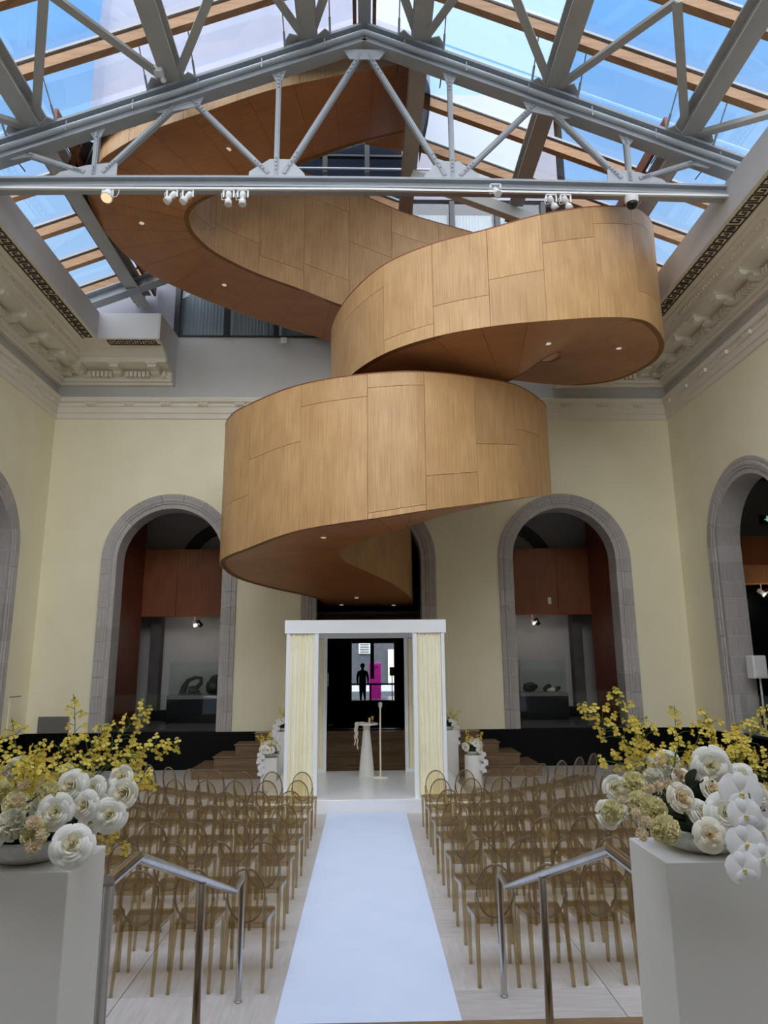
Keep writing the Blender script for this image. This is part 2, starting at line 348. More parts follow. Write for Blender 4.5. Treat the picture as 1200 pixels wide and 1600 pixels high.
wall_left = wall('wall_left', mapL, SY, WY, ZG, 8.86, ARCH_L, M['cream'], 'cream plaster left wall')
wall_right = wall('wall_right', mapR, SY, WY, ZG, 8.86, ARCH_R, M['cream'], 'cream plaster right wall')
wall_front = wall('wall_front', mapF, -WX, WX, ZG, 8.9, (0.09,), M['cream'], 'cream plaster wall around the arch the view is taken from')
# grey friezes above the cream plaster, the upper grey end wall and white gable triangles
part('frieze', MB().add([mapL(SY,0,8.86),mapL(WY,0,8.86),mapL(WY,0,11.0),mapL(SY,0,11.0)],[(0,1,2,3)]), M['frieze'], wall_left, 'grey painted frieze')
part('frieze', MB().add([mapR(SY,0,8.86),mapR(WY,0,8.86),mapR(WY,0,11.0),mapR(SY,0,11.0)],[(0,1,2,3)]), M['frieze'], wall_right, 'grey painted frieze')
part('frieze', MB().box(-WX, WX, WY, WY+0.4, 8.86, 11.15), M['frieze'], wall_back, 'grey upper wall under the dark windows')
for s in (-1, 1):
    a, b = s*5.16, s*8.6
    part('gable_wall', MB().prism([(a,WY,11.15),(b,WY,11.15),(b,WY,roofz(b,.6)),(a,WY,roofz(a,.6))],(0,0.3,0)), M['facade'], wall_back, 'pale gable wall beside the windows')
    part('outer_upstand', MB().box(s*8.2, s*8.6, SY, WY+.3, 8.8, roofz(8.6,.55)), M['white'], wall_left if s < 0 else wall_right)
# black glossy base of the court
for nm, m in (('baseboard_back', MB().box(-WX, WX, WY-0.03, WY+0.3, 0, ZG)), ('baseboard_left', MB().box(-WX-.3, -WX+0.03, SY, WY, 0, ZG)), ('baseboard_right', MB().box(WX-0.03, WX+.3, SY, WY, 0, ZG))):
    struct(nm, m, M['black'], 'black gloss base panel under the wall')

# stone arch surrounds, stone by stone
PROF = [(1.52,-0.52),(RI,-0.52),(RI,0.02),(1.44,0.02),(1.45,0.05),(1.50,0.055),(1.515,0.075),(1.575,0.08),(1.59,0.055),(1.645,0.07),(1.70,0.075),(RO,-0.02),(1.52,-0.04)]
def stone(mp, c, path):                       # path: list of (radial centre u, z, dir u, dir z) stations
    rows = [[mp(u + du*r, e, z + dz*r) for r, e in PROF] for u, z, du, dz in path]
    m = MB().grid(rows, smooth=False, close=True); n = len(PROF)
    m.add(rows[0], [tuple(range(n-1,-1,-1))]); m.add(rows[-1], [tuple(range(n))]); return m
def arch_surround(wallobj, mp, c):
    g = 0.004
    hs = [ZG]; k = 0
    while hs[-1] < ZS - 0.01:
        hs.append(min(ZS, hs[-1] + (0.46, 0.38)[k % 2])); k += 1
    for sd in (-1, 1):
        for a, b in zip(hs, hs[1:]):
            if b - a > 0.05: part('arch_stone', stone(mp, c, [(c, a+g, sd, 0), (c, b-g, sd, 0)]), M['stone'], wallobj)
    nv = 9
    for i in range(nv):
        t0 = PI*i/nv + g/1.4; t1 = PI*(i+1)/nv - g/1.4
        part('arch_stone', stone(mp, c, [(c, ZS, math.cos(t0+(t1-t0)*q/5), math.sin(t0+(t1-t0)*q/5)) for q in range(6)]), M['stone'], wallobj)
    # mortar core behind the stones
    m = MB(); rr = [(1.50,-0.5),(RI+.006,-0.5),(RI+.006,0.012),(1.68,0.03),(1.68,-0.02)]
    st = [(c, ZG, 1, 0)] + [(c, ZS, math.cos(PI*i/30), math.sin(PI*i/30)) for i in range(31)] + [(c, ZG, -1, 0)]
    m.grid([[mp(u+du*r, e, z+dz*r) for r, e in rr] for u, z, du, dz in st], smooth=False); part('arch_mortar', m, M['joint'], wallobj)
for c in ARCH_B: arch_surround(wall_back, mapB, c)
for c in ARCH_L: arch_surround(wall_left, mapL, c)
for c in ARCH_R: arch_surround(wall_right, mapR, c)

# string-course trim and cornices
TRIM = [(0,8.78),(.04,8.80),(.04,8.93),(.075,8.95),(.075,9.10),(.10,9.12),(.10,9.20),(.17,9.23),(.19,9.31),(.19,9.34),(0,9.36)]
def run(prof, mp, f0, f1):
    return MB().grid([[mp(f0(e), e, z) for e, z in prof], [mp(f1(e), e, z) for e, z in prof]], smooth=False)
kS = lambda e: SY; kC = lambda e: WY - e; kL = lambda e: -WX + e; kR = lambda e: WX - e
t1 = struct('trim_1', run(TRIM, mapL, kS, kC), M['mould'], 'cream moulded string course on the left wall')
t2 = struct('trim_2', run(TRIM, mapR, kS, kC), M['mould'], 'cream moulded string course on the right wall')
t3 = struct('trim_3', run(TRIM, mapB, kL, kR), M['mould'], 'cream moulded string course on the end wall')
def guttae_mesh(mp):
    m = MB()
    def bx(u0,u1,e0,e1,z0,z1):
        a = mp(u0,e0,z0); b = mp(u1,e1,z1); m.box(a[0],b[0],a[1],b[1],a[2],b[2])
    bx(-.14,.14,.07,.165,9.17,9.205)
    for i in range(5): bx(-.13+i*.055, -.095+i*.055, .07,.155,9.12,9.17)
    return m
for t, mp, us in ((t1, mapL, [17.1-i*.97 for i in range(12)]), (t2, mapR, [17.1-i*.97 for i in range(12)]), (t3, mapB, [-7.2+i*.97 for i in range(16)])):
    me = guttae_mesh(mp).mesh('guttae', M['mould'])
    d = Vector(mp(1,0,0)) - Vector(mp(0,0,0))
    for u in us: inst('guttae', me, t, d*u)
CORN = [(0,9.70),(.10,9.71),(.13,9.76),(.20,9.78),(.22,9.83),(.25,9.84),(.25,10.0),(.30,10.05),(.82,10.05),(.82,10.17),(.86,10.19),(.94,10.26),(1.04,10.30),(1.05,10.335),(1.16,10.335),(1.17,10.345),(1.47,10.345),(1.48,10.335),(1.545,10.335)]
CURB = [(1.545,10.335),(1.545,11.02),(1.42,11.02),(1.42,10.6)]
XE = 5.13
t4 = struct('trim_4', run(CORN, mapL, kS, kC), M['mould'], 'classical cornice along the left wall')
t5 = struct('trim_5', run(CORN, mapR, kS, kC), M['mould'], 'classical cornice along the right wall')
t6 = struct('trim_6', run(CORN, mapB, kL, lambda e: -XE), M['mould'], 'short cornice return on the end wall, left')
t7 = struct('trim_7', run(CORN, mapB, lambda e: XE, kR), M['mould'], 'short cornice return on the end wall, right')
for t, mp, a, b in ((t4,mapL,kS,kC),(t5,mapR,kS,kC),(t6,mapB,kL,lambda e:-XE),(t7,mapB,lambda e:XE,kR)):
    part('roof_curb', run(CURB, mp, a, b), M['curb'], t, 'plain white upstand above the cornice')
for s, t in ((-1,t6),(1,t7)):       # grey plates closing the cut ends of the returns
    poly = [(s*XE, WY-e, z) for e, z in CORN+CURB[1:2]] + [(s*XE, WY, 11.16)]
    part('end_plate', MB().prism(poly, (-s*0.05,0,0)), M['frieze'], t, 'grey plate closing the cut cornice')
def cornice_bits(t, mp, u0, u1, name):
    d = Vector(mp(1,0,0)) - Vector(mp(0,0,0))
    def bx(m,u0,u1,e0,e1,z0,z1):
        a = mp(u0,e0,z0); b = mp(u1,e1,z1); m.box(a[0],b[0],a[1],b[1],a[2],b[2])
    mm = MB(); bx(mm,-.11,.11,.25,.76,9.94,10.05); bx(mm,-.14,.14,.25,.80,10.015,10.05); bx(mm,-.10,.10,.25,.48,9.88,9.94); bx(mm,-.10,.10,.62,.74,9.91,9.94); mod = mm.mesh('modillion', M['mould'])
    dm = MB(); bx(dm,-.036,.036,.24,.37,9.84,9.985); den = dm.mesh('dentil', M['mould'])
    km = MB(); p = .205; w = .235; th = .026; e0 = 1.2
    for (a,b),(c_,d_) in (((0,0),(0,1)),((0,1),(.72,1)),((.72,1),(.72,.34)),((.34,.34),(.72,.34)),((.34,.34),(.34,.66)),((0,0),(1,0))):
        bx(km, min(a,c_)*p-th/2, max(a,c_)*p+th/2, e0+min(b,d_)*w-th/2, e0+max(b,d_)*w+th/2, 10.328, 10.35)
    kme = km.mesh('key', M['mould_dark'])
    rm = MB(); bx(rm,.01,.03,e0-.01,e0+w+.01,10.33,10.35); bx(rm,.2,.22,e0-.01,e0+w+.01,10.33,10.35); bx(rm,.01,.22,e0-.015,e0+.01,10.33,10.35); bx(rm,.01,.22,e0+w-.01,e0+w+.015,10.33,10.35)
    for k in range(4):
        a = PI*k/4; c0 = (.115, e0+w/2); q = .075
        p0 = mp(c0[0]-q*math.cos(a), c0[1]-q*math.sin(a), 10.335); p1 = mp(c0[0]+q*math.cos(a), c0[1]+q*math.sin(a), 10.335); rm.bar(p0, p1, .03, .02)
    rme = rm.mesh('rosette', M['mould_dark'])
    em = MB(); em.ball(mp(0,.93,10.225), .036, 8, 5); egg = em.mesh('egg', M['mould'])
    n = int((u1-u0-.3)/.97) + 1
    for i in range(n):
        u = u1 - .36 - i*.97
        inst('modillion', mod, t, d*u)
        for k in range(6):
            if u-.19-k*.105 > u0+.1 and i < n: inst('dentil', den, t, d*(u-.215-k*.108))
    i = 0; u = u1 - 1.47 - .24
    while u > u0 + (0.05 if name != 'back' else -.3):
        inst('rosette' if i % 13 == 9 else 'key', rme if i % 13 == 9 else kme, t, d*u); u -= .215 if i % 13 in (8,9) else p; i += 1
    return egg, d
for t, mp, a, b, nm in ((t4,mapL,6.0,WY-.05,'left'),(t5,mapR,6.0,WY-.05,'right')): 
    egg, d = cornice_bits(t, mp, a, b, nm)
    em = MB()
    for i in range(95): em.ball(mp(17.5-1.05-i*.115,.93,10.225), .034, 6, 4, (1,1,1))
    o = part('egg_band', em, M['mould'], t); o['kind'] = 'stuff'
# the returns on the end wall run in x
def back_bits(t, s):
    def bx(m,u0,u1,e0,e1,z0,z1):
        a = mapB(u0,e0,z0); b = mapB(u1,e1,z1); m.box(a[0],b[0],a[1],b[1],a[2],b[2])
    mm = MB(); bx(mm,-.11,.11,.25,.76,9.94,10.05); bx(mm,-.14,.14,.25,.80,10.015,10.05); bx(mm,-.10,.10,.25,.48,9.88,9.94); mod = mm.mesh('modillion_b', M['mould'])
    dm = MB(); bx(dm,-.036,.036,.24,.37,9.84,9.985); den = dm.mesh('dentil_b', M['mould'])
    km = MB(); p = .205; w = .235; th = .026; e0 = 1.2
    for (a,b),(c_,d_) in (((0,0),(0,1)),((0,1),(.72,1)),((.72,1),(.72,.34)),((.34,.34),(.72,.34)),((.34,.34),(.34,.66)),((0,0),(1,0))):
        bx(km, min(a,c_)*p-th/2, max(a,c_)*p+th/2, e0+min(b,d_)*w-th/2, e0+max(b,d_)*w+th/2, 10.328, 10.35)
    kme = km.mesh('key_b', M['mould_dark'])
    for i in range(3):
        x = s*(7.43 - i*.97); inst('modillion', mod, t, (x,0,0))
        for k in range(6):
            if abs(x - s*(.215+k*.108)) > XE+.05: inst('dentil', den, t, (x - s*(.215+k*.108),0,0))
    for i in range(6): inst('key', kme, t, (s*(6.6-1.29+.02 - i*p) if False else (min(s*6.4, s*6.4) - s*(i*p) - (p if s > 0 else 0)),0,0))
back_bits(t6, -1); back_bits(t7, 1)

# ------------------------------------------------------------------ galleries behind the arches
def shell(m, x0,x1,y0,y1,z0,z1, skip=''):
    v = [(x0,y0,z0),(x1,y0,z0),(x1,y1,z0),(x0,y1,z0),(x0,y0,z1),(x1,y0,z1),(x1,y1,z1),(x0,y1,z1)]
    fs = {'f':(0,1,2,3),'c':(4,5,6,7),'s':(0,1,5,4),'e':(1,2,6,5),'n':(2,3,7,6),'w':(3,0,4,7)}
    for k, f in fs.items():
        if k not in skip: m.add([v[i] for i in f], [(0,1,2,3)])
    return m
GY0 = WY+.55; GY1 = 21.4
for s, nm, lab in ((-1,'wall_gallery_left','grey gallery wall behind the left arch'),(1,'wall_gallery_right','grey gallery wall behind the right arch')):
    c = -4.94 if s < 0 else 5.11
    g = struct(nm, MB().box(min(s*1.9,s*8.7), max(s*1.9,s*8.7), GY1, GY1+.2, ZG, 7.2), M['gal_wall'], lab)
    part('upper_wall', MB().box(min(s*1.9,s*8.7), max(s*1.9,s*8.7), GY1-.02, GY1, 5.0, 7.2), M['gal_upper'], g)
    part('gallery_ceiling', MB().box(min(s*1.9,s*8.7), max(s*1.9,s*8.7), GY0, GY1, 7.2, 7.3), M['gal_upper'], g)
    part('gallery_floor', MB().box(min(s*1.9,s*8.7), max(s*1.9,s*8.7), GY0-.55, GY1, ZG-.2, ZG), M['gal_floor'], g)
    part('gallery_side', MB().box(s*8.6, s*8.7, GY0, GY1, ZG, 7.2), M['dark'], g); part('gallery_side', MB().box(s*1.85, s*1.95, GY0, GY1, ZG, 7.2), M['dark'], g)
    # wooden box beam, wooden side wall, column and inner arch
    for k in range(3):
        xa = c - s*(-1.85) - s*k*1.3; xb = xa - s*1.29
        x0, x1 = min(xa,xb), max(xa,xb)
        part('wood_panel', MB().box(x0, x1, 20.3, 20.42, 3.80, 5.76), M['wood_dark'], g, 'dark fir panel of the bulkhead')
    xs0, xs1 = sorted((c + s*1.86, c - s*2.1)); part('bulkhead', MB().box(xs0, xs1, 20.41, 20.9, 3.82, 5.74), M['wood_dark'], g)
    part('side_panel', MB().box(c+s*1.52, c+s*1.62, GY0, 20.3, ZG, 6.9), M['wood_red'], g, 'red-brown wooden side wall'); 
    part('column', MB().box(c+s*1.12, c+s*1.42, 20.95, 21.3, ZG, 5.0), M['gal_stone'], g, 'dark stone pilaster')
    ca = c - s*0.9; st = [(ca+1.75*math.cos(PI*i/16), 5.1+1.75*math.sin(PI*i/16)) for i in range(17)]; si = [(ca+1.4*math.cos(PI*i/16), 5.1+1.4*math.sin(PI*i/16)) for i in range(17)]
    m = MB()
    for i in range(16): m.prism([(st[i][0],GY1-.15,st[i][1]),(st[i+1][0],GY1-.15,st[i+1][1]),(si[i+1][0],GY1-.15,si[i+1][1]),(si[i][0],GY1-.15,si[i][1])],(0,.14,0))
    part('inner_arch', m, M['gal_stone'], g, 'dark stone arch on the gallery wall')
    part('plinth_step', MB().box(c-1.3, c+1.3, 20.9, GY1, ZG, ZG+.28), M['black'], g)
# corridor behind the middle arch
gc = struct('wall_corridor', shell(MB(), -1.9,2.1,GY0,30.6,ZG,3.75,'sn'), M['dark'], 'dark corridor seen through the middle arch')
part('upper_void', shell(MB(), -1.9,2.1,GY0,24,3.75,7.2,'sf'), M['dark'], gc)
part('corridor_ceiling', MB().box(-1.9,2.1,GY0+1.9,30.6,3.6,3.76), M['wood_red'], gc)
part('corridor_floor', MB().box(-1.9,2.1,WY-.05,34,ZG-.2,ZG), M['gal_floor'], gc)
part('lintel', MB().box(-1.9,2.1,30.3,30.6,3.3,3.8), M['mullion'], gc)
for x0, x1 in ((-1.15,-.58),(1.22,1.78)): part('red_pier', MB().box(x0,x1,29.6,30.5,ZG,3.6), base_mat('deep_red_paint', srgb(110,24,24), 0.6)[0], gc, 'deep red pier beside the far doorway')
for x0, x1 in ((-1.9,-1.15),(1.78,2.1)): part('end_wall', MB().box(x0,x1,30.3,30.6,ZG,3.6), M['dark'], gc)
d1 = struct('door_1', MB().bar((-.58,30.45,3.3),(1.22,30.45,3.3),.08,.1), M['mullion'], 'glazed doorway at the far end of the corridor')
part('pane', MB().box(-.56,1.2,30.44,30.46,ZG+.03,3.27), M['glass'], d1); part('post', MB().box(.21,.37,30.36,30.44,ZG+.9,3.3), M['rafter'], d1, 'brown wooden post')
# street outside the far doorway
gs = struct('ground', MB().box(-8,8,30.6,52,ZG-.25,ZG-.02), mottled('grey_paving', srgb(86,90,90), srgb(74,78,78), 1), 'grey paving outside the far door')
bw = thing('brick_building', 'dark grey brick building seen through the far doorway', 'building', (0,44,ZG-.02))
part('wall', MB().box(-6,6,44,44.4,ZG-.02,9), mottled('grey_brick', srgb(92,94,98), srgb(72,74,80), 3, (1,1,6)), bw)
lv = part('louvre', MB().box(-.42,.30,43.9,44,2.95,3.65), M['lamp_white'], bw)
for i in range(4): part('slat', MB().box(-.34,.22,43.86,43.9,3.03+i*.15,3.10+i*.15), M['vent'], lv)
part('entrance', MB().box(1.4,2.6,43.8,44,ZG,3.2), M['curtain'], bw, 'pale lit entrance')
part('bench_wall', MB().box(-4,5,40,40.4,ZG-.02,ZG+.35), M['white'], bw, 'low pale wall')
# side galleries
for s, nm, yc in ((-1,'wall_side_gallery_left',14.5),(1,'wall_side_gallery_right',14.22)):
    x0, x1 = sorted((s*8.7, s*12.0))
    g = struct(nm, MB().box(s*11.9, s*12.0, 9.0, 18.0, ZG, 7.3), M['gal_wall'], 'gallery wall behind the side arch')
    part('gallery_ceiling', MB().box(x0,x1,9,18,7.2,7.3), M['dark'], g); part('gallery_floor', MB().box(min(s*8.12,s*12),max(s*8.12,s*12),9,18,ZG-.2,ZG), M['gal_floor'], g)
    part('gallery_end', MB().box(x0,x1,17.9,18.0,ZG,7.2), M['gal_wall'], g); part('gallery_end', MB().box(x0,x1,9,9.1,ZG,7.2), M['dark'], g)
    xa, xb = sorted((s*9.22, s*11.9))
    part('wood_panel', MB().box(xa,xb,16.6,16.75,4.74,5.45), M['wood_dark'], g, 'dark fir bulkhead panel'); part('wood_panel', MB().box(xa,xb,16.55,16.95,4.28,4.73), M['wood_soffit_baked'], g, 'fir bulkhead panel with its lit look in the colour')  # lower panel takes a paler wood that paints in its lit look
    part('dark_wall', MB().box(xa,xb,17.3,17.4,ZG,4.3), M['black'], g)
# room behind the camera
gf = struct('wall_entrance_gallery', shell(MB(), -5,5,-6,SY-.55,ZG,7.0,'nf'), M['dark'], 'dim gallery behind the viewpoint')
part('landing', MB().box(-3.2,3.2,-6,3.3,0,ZG), M['floor'], gf, 'raised stone landing'); 
for i in range(5): part('step', MB().bev(-3.2,3.2,3.3+i*.388,3.688+i*.388-.004,0,ZG-(i+1)*.1433,.01), M['step'] , gf, 'oak stair tread')

# ------------------------------------------------------------------ gable window band over the end wall
XS = [-5.13,-3.77,-2.43,-1.15,.07,1.3,2.5,3.8,5.13]; ZT = [11.15,13.3,15.4,16.9,18.4]
def wtop(i):                                      # top of the facade glazing over bay i
    a, b = XS[i], XS[i+1]; return 18.4 if -2.5 < a < 1.2 else (15.4 if a > 1.2 else None)
w1 = struct('window_1', MB().bar((XS[0],WY+.05,11.17),(XS[-1],WY+.05,11.17),.12,.06), M['mullion'], 'dark-framed window wall above the grey end wall')
for x in XS: part('mullion', MB().box(x-.07,x+.07,WY-.04,WY+.12,11.15,roofz(x,.5) if x < -2.5 else (18.4 if x < 1.4 else 15.4)), M['mullion'], w1)
for i,(a, b) in enumerate(zip(XS, XS[1:])):
    for k, z0 in enumerate(ZT[:-1]):
        top = wtop(i); z1 = ZT[k+1]
        if top is None:
            ta, tb_ = roofz(a,.5), roofz(b,.5)
            if z0 > min(ta,tb_)-.1: continue
            poly = [(a+.07,z0+.03),(b-.07,z0+.03),(b-.07,min(z1-.03,tb_)),(a+.07,min(z1-.03,ta))]
        else:
            if z0 > top-.1: continue
            poly = [(a+.07,z0+.03),(b-.07,z0+.03),(b-.07,z1-.03),(a+.07,z1-.03)]
        part('pane', MB().prism([(x,WY+.06,z) for x, z in poly],(0,.015,0)), M['glass_dk'], w1)
        if k: part('transom', MB().box(a+.07,b-.07,WY,WY+.1,z0-.03,z0+.03), M['mullion'], w1)
for i,(a, b) in enumerate(zip(XS, XS[1:])):                         # pale blinds behind the lower panes
    if i in (3,4): continue
    rows = [[(a+.12+(b-a-.24)*k/40, WY+.2+.03*math.sin(k*1.9+i), z) for k in range(41)] for z in (11.2,min(roofz(a,.3),roofz(b,.3)) if i < 3 else 15.1)]
    part('blind', MB().grid(rows), M['white'], w1, 'pale vertical blind behind the glass')
part('facade_wall', MB().box(1.37,5.6,WY-.02,WY+.25,15.45,19), M['facade'], wall_back, 'pale facade wall above the right windows')
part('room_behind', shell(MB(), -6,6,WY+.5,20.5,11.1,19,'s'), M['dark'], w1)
part('rail', MB().tube([(-2.2,WY-.12,16.35),(2.6,WY-.12,16.35)],.035,8), M['gusset'], w1, 'white tube across the dark windows')
# ================================================================== GLASS ROOF, TRUSS AND BEAMS
TY = 11.0; PX = (1.07, 3.55, 6.0)
RY = [-1.1,.15,1.4,2.65,3.9,5.15,6.4,7.65,8.95,10.2,11.3,12.7,14.0,15.3,16.5,17.6]
roof = struct('ceiling', None, None, 'pitched glass roof on wooden rafters'); roof.empty_display_size = 0.1
def opening(x0, x1, y0, y1):            # the hole where the staircase passes through the roof
    xm = (x0+x1)/2; ym = (y0+y1)/2; return -6.05 < xm < 1.1 and 11.2 < ym < 16.4
XB = [0.14, 1.07, 3.55, 6.0, 8.3]
for s in (-1, 1):
    for a, b in zip(XB, XB[1:]):
        for y0, y1 in zip(RY, RY[1:]):
            xa, xb = s*a, s*b
            if opening(xa, xb, y0, y1): continue
            if s > 0 and 1 < (a+b)/2 < 3.5 and y0 > 13.9: continue
            part('pane', MB().prism([(xa,y0+.03,roofz(a,.60)),(xb,y0+.03,roofz(b,.60)),(xb,y1-.03,roofz(b,.60)),(xa,y1-.03,roofz(a,.60))],(0,0,.02)), M['frosted'] if (s > 0 and a < 1.1 and y1 < 14.1 and y0 > 6) else M['roofglass'], roof)
        for y in RY:
            xa, xb = s*a, s*b
            if opening(xa, xb, y-.02, y+.02) or (y == 17.6) or (y == 11.3 and (s > 0 or a > 3.6)): continue
            if s > 0 and 1 < (a+b)/2 < 3.5 and y > 14.1: continue
            m = MB(); m.bar((xa,y,roofz(a,.46)),(xb,y,roofz(b,.46)),.14,.2); m.uv = [(p[1]*1+p[2], p[0]) for p in m.v]
            o = part('rafter', m, M['rafter'], roof)
            part('glazing_bar', MB().bar((xa,y,roofz(a,.645)),(xb,y,roofz(b,.645)),.2,.05), M['steel_m'], o)
    for x in (6.0-.26, 6.0+.26):
        y0 = 11.15
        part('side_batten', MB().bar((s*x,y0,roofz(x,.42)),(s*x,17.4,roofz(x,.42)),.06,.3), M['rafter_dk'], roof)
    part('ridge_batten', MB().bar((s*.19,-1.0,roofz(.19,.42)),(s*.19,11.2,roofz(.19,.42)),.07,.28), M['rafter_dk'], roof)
# steel purlins running with the court
def ibeam(m, a, b, w, h, t=.03, up=(0,0,1)):
    a = Vector(a); b = Vector(b); u = Vector(up)
    m.bar(a+u*(h/2-t/2), b+u*(h/2-t/2), w, t, up); m.bar(a-u*(h/2-t/2), b-u*(h/2-t/2), w, t, up); m.bar(a, b, t*1.4, h-t, up); return m
side = {-1:'left', 1:'right'}; pos = ['nearest the ridge','halfway down the slope','lowest, beside the cornice']
for s in (-1, 1):
    for i, x in enumerate(PX):
        y1 = 11.25 if (s < 0 and i < 2) else (14.3 if (s > 0 and i == 1) else 17.35)
        o = thing('steel_beam', 'grey steel roof beam on the %s slope, %s' % (side[s], pos[i]), 'beam', (s*x, -1.0, roofz(x)), 0, 'grey beams running along the glass roof')
        m = MB(); ibeam(m, (s*x,-1.0,roofz(x,.2)), (s*x,y1,roofz(x,.2)), .34, .38, .03); part('beam', m, M['steel'], o)
        pl = MB()
        for q in (-1, 1):                               # chamfered gusset plates where the bracing meets the truss
            c = Vector((s*x + q*.17, TY-.02, roofz(x)+.03)); dz = -0.406*s
            P = [(0,-.16),(.16,-.26),(.27,-.12),(.27,.06),(.12,.16),(0,.16)]
            pl.prism([(c.x+q*a, c.y+b, c.z + dz*q*a) for a, b in P], (0,0,.025))
        part('gusset_plate', pl, M['steel'], o)
        for q in (-1, 1):
            xx = s*x + q*.42
            r = part('hanger_rod', MB().tube([(xx,TY-.12,roofz(xx,-.02)),(xx,TY-.78,roofz(xx,.40))],.012,6), M['steel'], o)
            part('rod_sleeve', MB().tube([(xx,TY-.12,roofz(xx,-.02)),(xx,TY-.35,roofz(xx,.13))],.022,6), M['truss'], r)
            if i == 2 or s > 0: part('hanger_rod', MB().tube([(xx,TY+.12,roofz(xx,-.2)),(xx,TY+.6,roofz(xx,-.15))],.012,6), M['mullion'], o)
o = thing('steel_beam', 'grey steel ridge beam at the top of the glass roof', 'beam', (0,-1.0,roofz(0)), 0, 'grey beams running along the glass roof')
part('beam', MB().box(-.12,.12,-1.0,11.05,roofz(0,-.05),roofz(0,.5)), M['steel_m'], o)
def brace(s, a, b, lab):
    A = Vector((s*a[0], a[1], roofz(a[0],.07))); B = Vector((s*b[0], b[1], roofz(b[0],.07)))
    d = (B-A).normalized(); A = A + d*.2
    m = MB(); m.bar(A, B, .15, .03); m.bar(A+Vector((0,0,.06)), B+Vector((0,0,.06)), .035, .1)
    single('bracing_strut', m, M['steel'], lab, 'strut', 'diagonal struts in the roof plane')
for s in (-1, 1):
    nm = side[s]
    brace(s, (PX[0],TY), (2.05,8.75), 'diagonal grey strut, outer one at the top beam of the %s slope' % nm)
    brace(s, (PX[0],TY), (0.3,9.2), 'short grey strut leaning to the ridge on the %s slope' % nm)
    brace(s, (PX[1],TY), (2.05,8.75), 'diagonal grey strut from the middle beam toward the ridge, %s slope' % nm)
    brace(s, (PX[1],TY), (4.85,8.7), 'long diagonal grey strut from the middle beam outward, %s slope' % nm)
    brace(s, (PX[2],TY), (4.85,8.7), 'grey strut from the lowest beam toward the ridge, %s slope' % nm)
    brace(s, (PX[2],TY), (7.6,9.3), 'grey strut from the lowest beam toward the cornice, %s slope' % nm)
# pale truss across the court
tr = thing('roof_truss', 'pale grey steel truss spanning the court under the glass roof', 'truss', (0,TY,10.75))
for s in (-1, 1):
    m = MB(); A = Vector((0,TY,roofz(0,-.21))); B = Vector((s*7.3,TY,roofz(7.3,-.21))); up = Vector((s*.406,0,1)).normalized()
    m.bar(A+up*.17, B+up*.17, .30, .05, up); m.bar(A-up*.17, B-up*.17, .26, .05, up); m.bar(A, B, .06, .34, up)
    m.tube([A+Vector((0,-.16,-.06)), B+Vector((0,-.16,-.06))], .055, 8)
    part('top_chord', m, M['truss'], tr)
    m = MB(); pts = [(0,10.91),(2.4,10.90),(4.8,10.87),(6.9,10.82)]
    for (a,za),(b,zb) in zip(pts, pts[1:]):
        m.bar((s*a,TY,za+.09),(s*b,TY,zb+.09),.24,.04); m.bar((s*a,TY,za-.09),(s*b,TY,zb-.09),.24,.03); m.bar((s*a,TY,za),(s*b,TY,zb),.05,.16)
    part('bottom_chord', m, M['truss'], tr)
    part('lighting_track', MB().bar((0,TY-.1,10.765),(s*6.6,TY-.1,10.71),.05,.04), M['lamp_white'], tr)
    for j in range(6):
        xx = s*(.75+j*1.15); part('cable_clip', MB().bar((xx,TY-.2,roofz(xx,-.36)),(xx,TY-.2,roofz(xx,-.16)),.02,.02), M['bolt'], tr)
    webs = [((.08,13.72),(1.46,11.12)),((1.60,13.32),(1.60,11.06)),((3.18,12.66),(1.74,11.12)),((3.5,12.52),(4.70,11.1)),((4.86,11.98),(4.86,11.06)),((6.15,11.5),(5.02,11.1))]
    for (a,za),(b,zb) in webs:
        w = MB().bar((s*a,TY,za),(s*b,TY,zb),.09,.09,(0,1,0)); w.bar((s*a,TY-.05,za),(s*b,TY-.05,zb),.05,.02,(0,1,0))
        o = part('web_member', w, M['truss'], tr)
        bm = MB()
        for (p,zp),(q,zq) in (((a,za),(b,zb)),((b,zb),(a,za))):
            for k in range(4):
                t = .06 + .035*k; bm.lathe([(.014,-.01),(.014,.01)],6,(s*(p+(q-p)*t),TY-.07,zp+(zq-zp)*t),False,(0,1,0))
        part('bolts', bm, M['bolt'], o)
    def plate(poly): part('gusset', MB().prism([(s*a,TY-.04,z) for a, z in poly],(0,.02,0)), M['gusset'], tr)
    plate([(1.05,11.01),(2.1,11.01),(2.08,11.16),(1.72,11.42),(1.36,11.42),(1.10,11.14)])
    plate([(4.45,10.99),(5.6,10.96),(5.45,11.1),(5.02,11.24),(4.62,11.30),(4.45,11.3)])
    plate([(2.95,12.78),(3.95,12.4),(3.72,12.36),(3.05,12.52)])
    plate([(1.45,13.4),(1.75,13.27),(1.66,13.1),(1.54,13.1)])
    plate([(4.7,12.08),(5.02,11.96),(4.92,11.82),(4.8,11.82)])
    plate([(6.0,11.58),(6.5,11.38),(6.3,11.34),(6.0,11.42)])
part('gusset', MB().prism([(-.42,TY-.05,13.82),(.42,TY-.05,13.82),(.28,TY-.05,13.60),(-.28,TY-.05,13.60)],(0,.02,0)), M['gusset'], tr, 'white plate at the peak')
# gable-end beams
m = MB(); ibeam(m, (-8.2,16.45,roofz(8.2,.12)), (-4.6,16.45,roofz(4.6,.12)), .3, .34); single('gable_beam', m, M['truss'], 'sloping pale steel beam above the left white gable wall', 'beam')
m = MB(); m.bar((1.1,14.25,roofz(1.1,-.25)),(5.0,14.25,roofz(5.0,-.25)),.2,.26); single('gable_beam', m, M['steel'], 'sloping dark steel beam behind the right side of the truss', 'beam')

